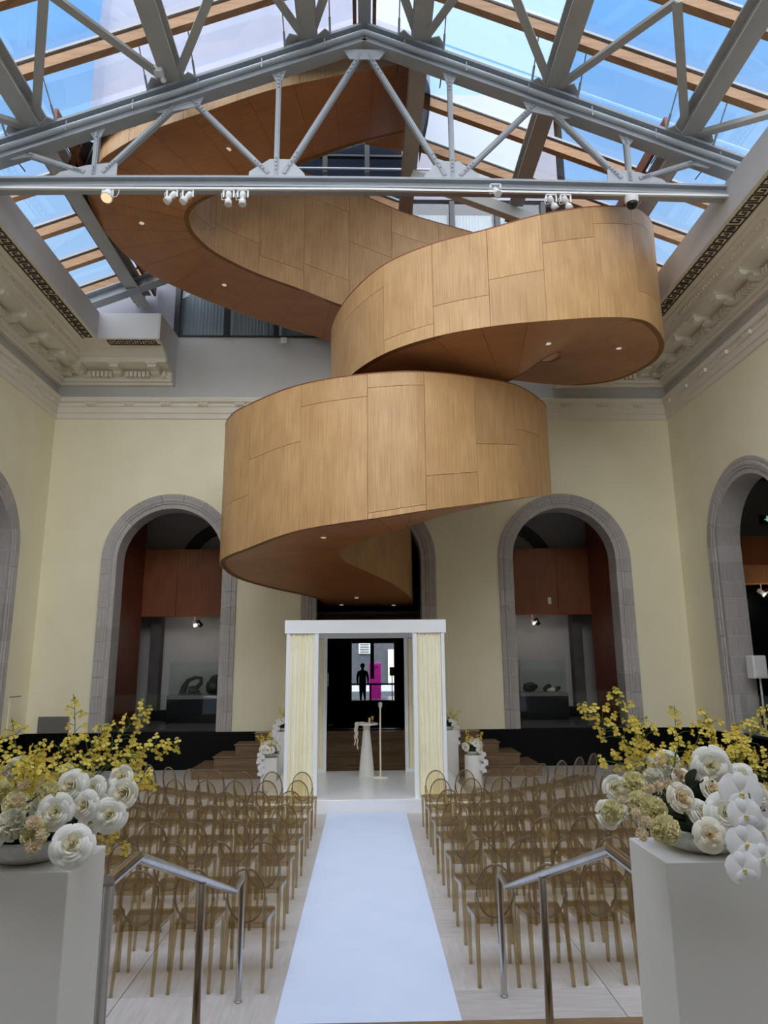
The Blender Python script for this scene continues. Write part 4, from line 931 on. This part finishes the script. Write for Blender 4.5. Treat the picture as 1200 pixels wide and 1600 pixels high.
b = thing('sculpture', 'black and white spotted small sculpture in the right display case', 'sculpture', (5.3,20.3,1.6)); part('dark_piece', lump(21,(5.2,20.3,1.6),.12,(1.2,.8,.75)), M['sculpt'], b); part('dark_piece', lump(22,(5.46,20.3,1.6),.10,(1.0,.8,.9)), M['sculpt'], b); part('pale_piece', lump(23,(5.33,20.24,1.6),.10,(1.4,.7,.6)), M['plinth'], b)
# glass balustrades in the arches
def balustrade(mp, c, lab):
    p0 = mp(c,-.1,ZG); t = thing('glass_balustrade', lab, 'balustrade', p0)
    for k in range(3):
        a = c-RI+.02+k*(2*RI-.04)/3; b_ = a+(2*RI-.04)/3-.012; q0 = mp(a,-.10,ZG); q1 = mp(b_,-.112,1.74); part('glass_panel', MB().box(q0[0],q1[0],q0[1],q1[1],ZG,1.74), M['glass'], t)
    q0 = mp(c-RI+.02,-.09,ZG); q1 = mp(c+RI-.02,-.125,ZG+.06); part('base_channel', MB().box(q0[0],q1[0],q0[1],q1[1],ZG,ZG+.05), M['mullion'], t)
balustrade(mapB, ARCH_B[0], 'clear glass balustrade across the left arch of the end wall'); balustrade(mapB, ARCH_B[2], 'clear glass balustrade across the right arch of the end wall')
balustrade(mapL, ARCH_L[0], 'clear glass balustrade in the left side arch'); balustrade(mapR, ARCH_R[0], 'clear glass balustrade in the right side arch')
# small fittings
def gspot(x, y, z, lab, watts=7):
    t = thing('track_spotlight', lab, 'lamp', (x,y,z)); part('stem', MB().tube([(x,y,z),(x,y,z-.12)],.012,6), M['lamp_white'], t); part('housing', MB().lathe([(.04,-.1),(.06,-.08),(.06,.05),(.075,.1),(.06,.1)],12,(x,y,z-.2),True,(.5,-.5,-.6)), M['lamp_white'], t); part('housing', MB().lathe([(.04,-.1),(.06,-.08),(.06,.05),(.075,.1),(.06,.1)],12,(x+.14,y,z-.2),True,(.4,.5,-.6)), M['lamp_dark'], t)
    ld = bpy.data.lights.new('gallery_lamp','POINT'); ld.energy = watts; ld.color = (1,.93,.85); ld.shadow_soft_size = .08; lo = bpy.data.objects.new('gallery_lamp', ld); COL.objects.link(lo); lo.parent = t; lo.location = (.05,-.3,-.45)
gspot(-5.0,20.6,3.82,'twin track spotlight under the bulkhead behind the left arch'); gspot(4.95,20.6,3.82,'twin track spotlight under the bulkhead behind the right arch'); gspot(9.72,16.75,4.28,'white spotlight under the bulkhead behind the right side arch')
single('wall_switch', MB().bev(5.36,5.46,20.25,20.3,4.1,4.3,.01), M['lamp_white'], 'small white box on the dark bulkhead behind the right arch', 'box')
single('wall_switch', MB().bev(-2.28,-2.12,17.43,17.5,10.95,11.12,.01), M['lamp_white'], 'small white box on the grey wall under the dark windows', 'box')
ex = thing('exit_sign', 'green exit sign above the bulkhead in the right side gallery', 'sign', (10.7,17.85,6.0)); part('box', MB().box(10.55,10.9,17.8,17.88,6.0,6.24), M['mullion'], ex)
part('running_figure', MB().box(10.70,10.75,17.79,17.8,6.07,6.16).ball((10.725,17.79,6.19),.025,8,5,(1,.3,1)).bar((10.725,17.79,6.09),(10.80,17.79,6.04),.018,.018).bar((10.725,17.79,6.14),(10.65,17.79,6.11),.018,.018), emit('exit_green',(.3,.85,.6,1),.6), ex)
ex = thing('exit_sign', 'small dark exit sign under the stair inside the middle arch', 'sign', (.2,19.4,3.5)); part('box', MB().box(.05,.35,19.4,19.45,3.40,3.58), M['mullion'], ex); part('running_figure', MB().box(.17,.21,19.39,19.4,3.44,3.52).ball((.19,19.39,3.54),.02,8,5,(1,.3,1)).bar((.19,19.39,3.45),(.25,19.39,3.42),.014,.014), emit('exit_pale',(.5,.8,.7,1),.5), ex)
vt = thing('vent_grille', 'grey wall grille above the black base in the left corner', 'grille', (-7.5,17.45,.86)); part('frame', MB().box(-7.84,-7.12,17.44,17.5,.87,1.25), M['vent'], vt)
for i in range(9): part('slat', MB().box(-7.82,-7.14,17.425,17.44,.89+i*.04,.912+i*.04), M['vent'], vt)
dp = thing('access_panel', 'flush painted access panel low on the left wall', 'panel', (-8.1,16.85,.86)); part('leaf', MB().box(-8.15,-8.13,16.6,17.08,.9,1.74), M['cream'], dp); part('top_gap', MB().box(-8.15,-8.125,16.58,17.1,1.74,1.76), M['vent'], dp)
sp = thing('loudspeaker', 'white loudspeaker on a white stand by the right side arch', 'loudspeaker', (8.53,15.15,ZG))
part('cabinet', MB().bev(8.32,8.62,14.97,15.27,2.08,2.56,.02), M['lamp_white'], sp); part('grille', MB().box(8.35,8.59,14.955,14.97,2.11,2.53), M['plinth'], sp); part('bracket', MB().box(8.61,8.67,15.05,15.15,2.16,2.3), M['mullion'], sp)
part('pole', MB().tube([(8.53,15.15,ZG+.02),(8.53,15.15,2.09)],.022,8), M['lamp_white'], sp); part('base', MB().lathe([(.24,ZG),(.24,ZG+.02),(.03,ZG+.04)],20,(8.53,15.15,0)), M['lamp_white'], sp)
# corridor contents
pk = thing('pink_sign', 'magenta pink panel sign in the far doorway', 'sign', (.45,32.0,ZG)); part('panel', MB().bev(.17,.70,31.9,32.05,ZG-.02,2.42,.02), base_mat('magenta_paint', srgb(214,40,160), .5)[0], pk)
for i in range(3): part('print_line', MB().box(.23,.56-.1*(i==2),31.895,31.9,2.26-i*.06,2.285-i*.06), M['mullion'], pk)
def stanchion(x, y, lab, h=1.0, mat='steel_rail'):
    t = thing('stanchion', lab, 'stanchion', (x,y,ZG)); part('base', MB().lathe([(.17,ZG),(.17,ZG+.015),(.03,ZG+.035)],18,(x,y,0)), M[mat], t); part('post', MB().tube([(x,y,ZG),(x,y,ZG+h)],.025,8), M[mat], t)
stanchion(-1.02,18.9,'steel stanchion post at the left of the middle arch',1.0); stanchion(.16,22.5,'dark barrier post in the middle of the corridor',.95,'mullion'); stanchion(1.45,23.5,'slim barrier post at the right side of the corridor',.95,'vent')
single('sign_holder', MB().bev(-1.07,-.97,18.86,18.9,1.86,2.2,.01), M['plinth'], 'small pale card on the stanchion in the middle arch', 'card')
single('barrier_belt', MB().box(-.6,1.45,23.0,23.02,1.74,1.80), M['mullion'], 'black belt stretched across the corridor', 'belt')
es = thing('sign_easel', 'black easel with a small white notice in the far doorway', 'easel', (1.1,29.4,ZG)); part('pole', MB().tube([(1.1,29.4,ZG),(1.1,29.4,2.0)],.02,6), M['mullion'], es); part('frame', MB().box(1.0,1.22,29.36,29.4,1.9,2.25), M['mullion'], es); part('notice', MB().box(1.03,1.19,29.35,29.36,1.94,2.21), M['plinth'], es)
cb = thing('reception_desk', 'dark desk at the left side of the corridor', 'desk', (-1.5,20.5,ZG)); part('body', MB().bev(-1.88,-1.2,20.0,21.2,ZG,1.9,.01), M['black'], cb); part('top', MB().bev(-1.89,-1.17,19.97,21.23,1.9,1.95,.01), M['mullion'], cb)
# person walking away through the far doorway
def skinned(name, joints, edges, mat, parent, sub=1, root=0):
    me = bpy.data.meshes.new(name); L0 = wl(parent); me.from_pydata([tuple(Vector(j[:3])-L0) for j in joints], edges, []); me.materials.append(mat); o = link(name, me, parent)
    mod = o.modifiers.new('skin','SKIN'); sv = me.skin_vertices[0].data
    for i, j in enumerate(joints): sv[i].radius = (j[3], j[4] if len(j) > 4 else j[3]); sv[i].use_root = (i == root)
    s = o.modifiers.new('sub','SUBSURF'); s.levels = sub; s.render_levels = sub + 1; return o
X, Y, Z = -.12, 29.4, ZG
pe = thing('person', 'person in dark clothes walking away toward the far doorway', 'person', (X,Y,Z))
J = [(X,Y,Z+.95,.17,.12),(X,Y,Z+1.2,.175,.12),(X,Y,Z+1.40,.19,.12),(X,Y,Z+1.52,.065),(X,Y,Z+1.58,.06),(X,Y,Z+1.70,.095,.105),
 (X-.2,Y,Z+1.40,.085),(X-.255,Y-.03,Z+1.14,.062),(X-.24,Y+.08,Z+.86,.04),(X-.23,Y+.10,Z+.78,.045,.03),(X+.2,Y,Z+1.40,.085),(X+.265,Y+.02,Z+1.14,.062),(X+.27,Y-.08,Z+.9,.04),(X+.27,Y-.1,Z+.8,.045,.03),
 (X-.08,Y,Z+.88,.115),(X-.075,Y+.05,Z+.5,.09),(X-.09,Y+.08,Z+.1,.05),(X-.09,Y+.2,Z+.05,.045,.035),(X+.08,Y,Z+.88,.115),(X+.085,Y-.02,Z+.5,.09),(X+.11,Y-.22,Z+.2,.05),(X+.11,Y-.16,Z+.08,.045,.035)]
skinned('body', J, [(0,1),(1,2),(2,3),(3,4),(4,5),(2,6),(6,7),(7,8),(8,9),(2,10),(10,11),(11,12),(12,13),(0,14),(14,15),(15,16),(16,17),(0,18),(18,19),(19,20),(20,21)], base_mat('dark_clothes', srgb(22,22,26), .8)[0], pe)
part('hair', MB().ball((X,Y-.02,Z+1.74),.115,12,8,(1,1.05,1)), base_mat('dark_hair', srgb(18,15,14), .7)[0], pe)
pe.scale = (.84,.84,.84)
# ================================================================== FLOWERS
def petal_rows(ang, base, lean, Hh, width, curl, nu=5, nv=5, cup=.25, z0=0.0, wob=0.0, rr=R):
    rows = []
    for j in range(nv):
        v = j/(nv-1); row = []; shape = math.sin(PI*(.18+.62*v))**.8 if v < .8 else math.sin(PI*(.18+.62*v))**.8*(1-(v-.8)*1.2)
        for i in range(nu):
            u = -1+2*i/(nu-1); r_ = base + math.sin(lean)*Hh*v + curl*max(0,v-.65)**2*6 - cup*width*u*u*(.25+.3*v)
            r_ = max(r_, .002); z = z0 + math.cos(lean)*Hh*v - curl*max(0,v-.72)**2*7 - .004*abs(u)*v + wob*rr.uniform(-1,1)*v
            a = ang + width*u*shape/max(.018, base*.55+math.sin(lean)*Hh*v*.75+.012)
            row.append((r_*math.cos(a), r_*math.sin(a), z))
        rows.append(row)
    return rows
def rose_mesh(seed, layers=8, openness=1.0, mat='rose'):
    rr = random.Random(seed); m = MB()
    LY = [(.0015,.0035,.049,1.9,2),(.002,.007,.048,1.7,3),(.004,.012,.048,1.3,3),(.007,.018,.047,1.15,3),(.010,.025,.045,1.0,4),(.013,.033,.041,.92,5),(.016,.042,.035,.85,5),(.019,.051,.026,.82,5),(.021,.058,.014,.78,5)][:layers+1]
    for li, (r0, r1, Hh, W, n) in enumerate(LY):
        f = max(0,li-1)/7; r1 = r0 + (r1-r0)*openness; a00 = rr.uniform(0,6.28)
        for k in range(n):
            a0 = a00 + 2*PI*k/n + rr.uniform(-.12,.12); rows = []; hh = Hh*rr.uniform(.94,1.06); tl = rr.uniform(-.12,.12); kr = k*.0012*f
            for j in range(6):
                v = j/5; row = []
                for i in range(7):
                    u = -1+2*i/6; ww = W*(.55+.45*v**.5)*(1 - .28*max(0,v-.6)/.4)
                    r_ = r0 + (r1-r0)*v**1.25 + kr + .010*f*max(0,v-.7)**1.5*3 - .10*r1*u*u*v*(1-f*.6); z = hh*v*(1-.20*u*u*v+tl*u*.3) - (.016*f+.003)*max(0,v-.74)**2*9 - .004*f
                    a = a0 + ww*u; row.append((r_*math.cos(a), r_*math.sin(a), z))
                rows.append(row)
            m.grid(rows)
    m.ball((0,0,.028),.005,8,6,(1,1,3.2)); m.lathe([(.002,-.02),(.014,-.008),(.018,.003)],8); return m.mesh('rose', M[mat])
def carn_mesh(seed, mat='carn', n=46):
    rr = random.Random(seed); m = MB()
    for i in range(n):
        f = (i+.5)/n; th = math.acos(1-f*1.25) if 1-f*1.25 > -1 else PI; ph = i*2.4; d = Vector((math.sin(th)*math.cos(ph), math.sin(th)*math.sin(ph), math.cos(th)*.8+.1))
        t = d.orthogonal().normalized(); t.rotate(__import__('mathutils').Quaternion(d, rr.uniform(0,6.28))); b = d.cross(t); rows = []
        for j in range(3):
            v = j/2; row = []
            for k in range(6):
                u = -1+2*k/5; q = d*(.012+.032*v) + t*(u*.017*(.3+.7*v)) + b*(.006*v*(1 if k % 2 else -1) + .004*rr.uniform(-1,1)*v); row.append(tuple(q))
            rows.append(row)
        m.grid(rows)
    m.lathe([(.004,-.05),(.012,-.02),(.016,.0)],8); return m.mesh('carnation', M[mat])
def onc_mesh(seed):
    rr = random.Random(seed); m = MB()
    def pet(a, L, w, up):
        d = Vector((math.cos(a), math.sin(a), up)); s = Vector((-math.sin(a), math.cos(a), 0)); m.add([(0,0,0), d*L*.35+s*w*.8, d*L*.8+s*w*.7, d*L+Vector((0,0,-.002)), d*L*.8-s*w*.7, d*L*.35-s*w*.8], [(0,1,2,3,4,5)])
    for a in (.35, 2.8, 1.57, .95, 2.2): pet(a + rr.uniform(-.15,.15), .0095, .0030, rr.uniform(.2,.5))
    for e in (-1, 1):                                    # two-lobed lip
        pts = [(0,0,.001)] + [(e*(.0075+.0075*math.cos(t)), -.0115+.0062*math.sin(t), .002+.002*math.sin(3*t)) for t in (1.9,1.2,.4,-.4,-1.2,-2.0,-2.7)] ; m.add(pts, [tuple(range(8))] if e < 0 else [tuple(range(7,-1,-1))])
    m.ball((0,-.002,.003),.0022,5,4); return m.mesh('blossom', M['onc'])
def phal_mesh():
    m = MB()
    def pet(a, L, w):
        ca, sa = math.cos(a), math.sin(a); rows = []
        for j in range(6):
            v = j/5; ww = w*math.sin(PI*(.06+.9*v))**.6; rows.append([(ca*L*v - sa*ww*u, sa*L*v + ca*ww*u, .006*math.sin(v*2.6) - .004*u*u) for u in (-1,-.5,0,.5,1)])
        m.grid(rows)
    pet(PI*.5,.040,.018); pet(PI*1.22,.038,.016); pet(PI*1.78,.038,.016); pet(.12,.044,.034); pet(PI-.12,.044,.034); return m.mesh('orchid_flower', M['phal'])
def lip_mesh():
    m = MB(); m.ball((0,-.004,.007),.005,8,5); m.ball((0,-.010,.008),.0042,8,5,(1,1.4,.7)); return m.mesh('lip', M['phal_c'])
ROSES = [rose_mesh(0,8,1.0), rose_mesh(1,8,.9), rose_mesh(2,8,1.08), rose_mesh(3,6,.85)]; ROSE_C = [rose_mesh(20,8,1.0,'rose_cream'), rose_mesh(21,7,.95,'rose_cream')]
CARN = [carn_mesh(1), carn_mesh(2)]; CARN_W = carn_mesh(3,'carn_cream'); PEACH = carn_mesh(4,'peach',26); ONC = [onc_mesh(i) for i in range(4)]; PHAL = phal_mesh(); LIP = lip_mesh()
def aim(d, roll=0.0):
    from mathutils import Quaternion
    return Vector(d).normalized().to_track_quat('Z','Y') @ Quaternion((0,0,1), roll)
def fern(m, c, d, L, rr, n=9):
    d = Vector(d).normalized(); s = d.orthogonal().normalized(); s.rotate(__import__('mathutils').Quaternion(d, rr.uniform(0,6.28))); p = Vector(c)
    for i in range(n):
        q = p + d*(L*(i+1)/n) + Vector((0,0,-.10*L*(i/n)**2)); w = L*.32*(1-i/n*.8)
        for e in (-1, 1):
            a = q; b = q + s*(e*w) + d*w*.6; t = Vector((0,0,.004)); m.add([a-d*.004, a+d*.004, b+t, b-t], [(0,1,2,3)])
def leaf(m, c, d, L, w, rr):
    d = Vector(d).normalized(); s = d.cross(Vector((0,0,1)))
    s = s.normalized() if s.length > .01 else Vector((1,0,0)); c = Vector(c); rows = []
    for j in range(6):
        v = j/5; ww = w*math.sin(PI*(.05+.9*v)); p = c + d*(L*v) + Vector((0,0,-.25*L*v*v)); rows.append([tuple(p-s*ww+Vector((0,0,.15*ww))), tuple(p), tuple(p+s*ww+Vector((0,0,.15*ww)))])
    m.grid(rows)
def spray(parent, root, tip, bow, nb, rr, size=1.0, branch=True):
    # a branching orchid stem from root to tip carrying small yellow blossoms
    root = Vector(root); tip = Vector(tip); m = MB(); P = []
    for i in range(11):
        t = i/10; p = root.lerp(tip, t) + Vector(bow)*math.sin(PI*t*.9) ; P.append(p)
    m.tube(P, .002, 5, True, [.0026*(1-.6*i/10) for i in range(11)]); spots = []
    for i in range(nb):
        t = .32 + .66*(i+.5)/nb; k = min(9, int(t*10)); p = P[k].lerp(P[k+1], t*10-k); d = (P[k+1]-P[k]).normalized(); s = d.orthogonal().normalized(); s.rotate(__import__('mathutils').Quaternion(d, i*2.4+rr.uniform(-.4,.4)))
        L = rr.uniform(.012,.075 if branch else .03)*(1.25-t)*1.2; q = p + s*L + d*L*.5; m.tube([p, p+s*L*.5+d*L*.4, q], .0011, 4, False); spots.append((q, s))
        if t > .9: m.ball(tuple(q), .004, 5, 4)
    o = part('orchid_spray', m, M['stem'], parent, 'branching stem of small yellow orchids')
    for q, s in spots:
        inst('blossom', rr.choice(ONC), o, q, aim((s.x*.6+rr.uniform(-.4,.4), -1+rr.uniform(-.4,.4), s.z*.5+.2), rr.uniform(-.5,.5)), size*rr.uniform(.8,1.2))
def arrangement(label, bowlc, bowl_r, zt):
    a = thing('flower_arrangement', label, 'flowers', (bowlc[0], bowlc[1], zt)); x, y = bowlc
    part('bowl', MB().lathe([(.45*bowl_r,zt),(.62*bowl_r,zt+.006),(.9*bowl_r,zt+.035),(bowl_r,zt+.07),(.97*bowl_r,zt+.075),(.85*bowl_r,zt+.05),(.3*bowl_r,zt+.03)],36,(x,y,0)), M['bowl'], a, 'pale speckled concrete bowl'); return a
ZP = 1.9
for s, cx, lab in ((-1,-1.045,'tall white plinth at the left foreground carrying a flower bowl'),(1,1.075,'tall white plinth at the right foreground carrying a flower bowl')):
    single('plinth', MB().bev(cx-.17, cx+.17, 2.24, 2.54, ZG, ZP, .003), M['plinth'], lab, 'plinth')
def put(a, kind, px, py, Y, size, d=None, roll=None):
    # size: flower width in metres; faces the viewer unless a direction is given
    p = at(px, py, Y); rr = R; d = d or (rr.uniform(-.35,.35), -1, rr.uniform(.1,.6)); roll = rr.uniform(0,6) if roll is None else roll
    if kind == 'rose': me, w = rr.choice(ROSES[:3]), .118
    elif kind == 'bud': me, w = ROSES[3], .078
    elif kind == 'cream': me, w = rr.choice(ROSE_C), .11
    elif kind == 'carn': me, w = rr.choice(CARN), .085
    elif kind == 'carnw': me, w = CARN_W, .085
    elif kind == 'peach': me, w = PEACH, .085
    elif kind == 'phal': me, w = PHAL, .086
    q = aim(d, roll if kind != 'phal' else R.uniform(-.2,.2)); dd = Vector(d).normalized(); sc = size/w
    nm = {'rose':'rose','bud':'rose','cream':'rose','carn':'carnation','carnw':'carnation','peach':'small_carnation','phal':'white_orchid'}[kind]
    o = inst(nm, me, a, p - dd*(.02*sc), q, sc)
    if kind == 'phal':
        l = link('lip', LIP, o)
    return p
def greens(a, c, rad, zt, n, rr, seed_dir=(0,-.3,.2)):
    m = MB()
    for i in range(n):
        th = rr.uniform(0,2*PI); el = rr.uniform(-.35,1.2); d = Vector((math.cos(th)*math.cos(el), math.sin(th)*math.cos(el)*.8, math.sin(el)*.8)); fern(m, (c[0]+d.x*rad*.4, c[1]+d.y*rad*.4, zt+.07+abs(d.z)*rad*.3), d, rad*rr.uniform(.4,.7), rr, 11)
    for i in range(n//3):
        th = rr.uniform(0,2*PI); d = Vector((math.cos(th), math.sin(th)*.8, rr.uniform(.1,.7))); leaf(m, (c[0]+d.x*rad*.3, c[1]+d.y*rad*.3, zt+.08), d, rad*.75, rad*.13, rr)
    m.ball((c[0],c[1],zt+.09), rad*.62, 14, 8, (1,.85,.75))
    o = part('foliage', m, M['leaf'], a, 'dark green fern foliage'); o['kind'] = 'stuff'
rl = random.Random(12)
la = arrangement('white rose and yellow orchid arrangement in a bowl, left foreground', (-1.06,2.39), .155, ZP)
greens(la, (-1.04,2.39), .19, ZP, 60, rl)
for k, px, py, Y, sz in (('rose',109,1228,2.26,.095),('rose',86,1268,2.2,.095),('rose',130,1258,2.24,.085),('rose',144,1232,2.32,.075),('rose',112,1319,2.16,.115),('rose',170,1273,2.26,.10),('bud',192,1240,2.3,.085),('bud',189,1215,2.34,.07),('rose',140,1285,2.3,.07),
   ('carn',75,1240,2.24,.075),('carnw',15,1287,2.16,.085),('carn',52,1302,2.16,.075),('carn',104,1204,2.38,.055),('carn',20,1258,2.2,.08),('carnw',28,1202,2.34,.08),('carn',-12,1235,2.24,.08),
   ('peach',53,1285,2.14,.042),('peach',49,1321,2.14,.044),('peach',28,1250,2.15,.038),('peach',36,1225,2.22,.036),('peach',62,1304,2.13,.03),('carnw',60,1262,2.3,.07),('carnw',0,1215,2.36,.08)): put(la, k, px, py, Y, sz)
put(la,'rose',163,1262,2.34,.085,(1,-.6,.3)); put(la,'rose',-20,1300,2.2,.1)
def sp_at(a, x0,y0,Y0, x1,y1,Y1, bow, nb, rr, size=1.0): spray(a, at(x0,y0,Y0), at(x1,y1,Y1), bow, nb, rr, size)
for x0,y0,x1,y1,Y1,nb,bow in ((110,1250,280,1172,2.42,26,(0,0,.06)),(105,1250,232,1103,2.44,24,(.01,0,.02)),(100,1250,112,1084,2.5,12,(.02,0,0)),(100,1245,170,1135,2.4,22,(0,0,.02)),(40,1260,18,1122,2.4,12,(0,0,0)),
   (30,1255,62,1165,2.3,26,(0,0,0)),(10,1260,-10,1160,2.25,22,(0,0,0)),(50,1255,110,1150,2.45,18,(.01,0,.01)),(120,1240,215,1190,2.4,16,(0,0,.04)),(180,1250,228,1215,2.36,18,(.02,0,.02)),(140,1300,178,1310,2.3,8,(.02,0,0)),(30,1260,40,1190,2.2,24,(0,0,0)),(60,1250,150,1195,2.3,14,(0,0,.03)),(0,1250,70,1210,2.2,20,(0,0,.02))):
    sp_at(la, x0,y0,2.38, x1,y1,Y1, bow, nb, rl, .9)
ra = arrangement('white rose, carnation and orchid arrangement in a bowl, right foreground', (1.09,2.39), .15, ZP)
greens(ra, (1.10,2.39), .19, ZP, 60, rl)
for k, px, py, Y, sz in (('rose',1112,1197,2.34,.12),('cream',1066,1247,2.24,.095),('rose',1136,1270,2.18,.118),('cream',1113,1232,2.3,.08),('rose',1097,1268,2.24,.08),('cream',1110,1306,2.14,.085),('rose',1042,1190,2.46,.095),('rose',1160,1215,2.34,.085),('bud',962,1232,2.3,.075),('bud',950,1273,2.2,.08),
   ('carn',993,1222,2.26,.072),('carn',1023,1265,2.18,.078),('carn',1040,1297,2.14,.08),('carn',957,1266,2.16,.06),('carn',1000,1250,2.22,.062),('carnw',972,1268,2.22,.05),('carnw',1022,1215,2.34,.06),('cream',1065,1213,2.36,.06),('carnw',1010,1195,2.4,.07),('rose',1185,1240,2.36,.09),
   ('peach',1015,1233,2.2,.03),('peach',1030,1228,2.22,.03),('peach',1009,1284,2.14,.034),('peach',1005,1303,2.12,.036),('peach',973,1250,2.16,.024),('peach',1048,1226,2.26,.034),('peach',993,1269,2.14,.026),('peach',1033,1190,2.36,.04),('peach',1060,1205,2.34,.03),('peach',985,1190,2.42,.034)): put(ra, k, px, py, Y, sz)
for px, py, Y, sz in ((1163,1237,2.16,.125),(1168,1272,2.12,.098),(1170,1317,2.1,.108),(1166,1357,2.06,.095),(1196,1298,2.12,.09),(1196,1340,2.08,.08)): put(ra,'phal',px,py,Y,sz,(-.1,-1,.25))
ps = MB().tube([at(1140,1230,2.3), at(1170,1240,2.18), at(1180,1280,2.15), at(1180,1320,2.13), at(1176,1365,2.1)], .003, 6); part('orchid_stem', ps, M['stem'], ra)
lfm = MB(); leaf(lfm, at(1075,1230,2.3), (.15,-.3,.9), .085, .028, rl); part('leaf', lfm, M['leaf'], ra)
for x0,y0,x1,y1,Y1,nb,bow in ((1040,1235,906,1101,2.44,24,(0,0,.03)),(1040,1235,962,1076,2.5,22,(-.02,0,.02)),(1040,1235,1000,1120,2.45,20,(-.02,0,0)),(1050,1235,1052,1102,2.5,12,(.01,0,0)),(1040,1230,934,1190,2.4,10,(0,0,.02)),(1060,1235,1105,1115,2.5,10,(0,0,0)),(1030,1235,990,1165,2.4,24,(0,0,0)),
   (1120,1225,1108,1122,2.5,18,(0,0,0)),(1130,1225,1190,1105,2.5,22,(.02,0,.01)),(1140,1230,1215,1178,2.4,14,(0,0,.03)),(1130,1225,1150,1130,2.46,24,(.01,0,0)),(1110,1225,1078,1180,2.4,14,(0,0,0)),(1150,1225,1205,1215,2.4,14,(0,0,.02)),(1140,1225,1165,1165,2.4,20,(0,0,.01)),(1045,1235,1062,1150,2.44,10,(0,0,0))):
    sp_at(ra, x0,y0,2.40, x1,y1,Y1, bow, nb, rl, .88)
# four small plinths with flowers beside the stage
def small_set(x, y, w, h, lab, labf, seed, s, rnd=False):
    rr = random.Random(seed)
    if rnd: m = MB().lathe([(w/2,0),(w/2,h-.01),(w/2-.01,h),(.001,h)],28,(x,y,0))
    else: m = MB().bev(x-w/2,x+w/2,y-w/2,y+w/2,0,h,.005)
    single('plinth', m, M['plinth'], lab, 'plinth'); a = arrangement(labf, (x,y), .15, h); greens(a, (x,y), .2, h, 22, rr)
    for i in range(15):
        th = rr.uniform(-PI,0) if i < 11 else rr.uniform(0,PI); el = rr.uniform(.1,1.3); d = Vector((math.cos(th)*math.cos(el), math.sin(th)*math.cos(el), math.sin(el)*.9+.1)); p = Vector((x,y,h+.08)) + d*.21
        k = rr.choice(['rose','rose','cream','carn']); me = {'rose':ROSES[0],'cream':ROSE_C[0],'carn':CARN[0]}[k]; inst({'rose':'rose','cream':'rose','carn':'carnation'}[k], me, a, p, aim(d, rr.random()*6), 1.2)
    for i in range(12):                      # white orchids trailing down one side
        t = i/11; p = Vector((x + s*(.10+.08*math.sin(t*2.2)) + rr.uniform(-.05,.05), y-.16-rr.uniform(0,.04), h+.20-t*.50)); inst('white_orchid', PHAL, a, p, aim((s*.3,-1,.2), rr.uniform(-.4,.4)), 1.25)
    for i in range(7):
        e = Vector((x + rr.uniform(-.15,.3)*s, y+rr.uniform(-.05,.15), h+rr.uniform(.28,.5))); spray(a, (x,y,h+.1), e, (rr.uniform(-.03,.03),0,.02), 14, rr, 1.25)
small_set(-1.93,14.75,.32,.62,'short square white plinth with flowers left of the canopy','low flower arrangement with trailing white orchids left of the canopy',31,-1)
small_set(-1.78,15.8,.36,1.02,'tall white plinth with flowers left of the canopy, behind the short one','raised flower arrangement on the tall plinth left of the canopy',32,-1)
small_set(2.22,14.95,.36,.60,'short round white plinth with flowers right of the canopy','low flower arrangement with trailing white orchids right of the canopy',33,1,True)
small_set(1.80,15.78,.40,1.02,'tall white plinth with flowers right of the canopy, behind the short one','raised flower arrangement on the tall plinth right of the canopy',34,1)
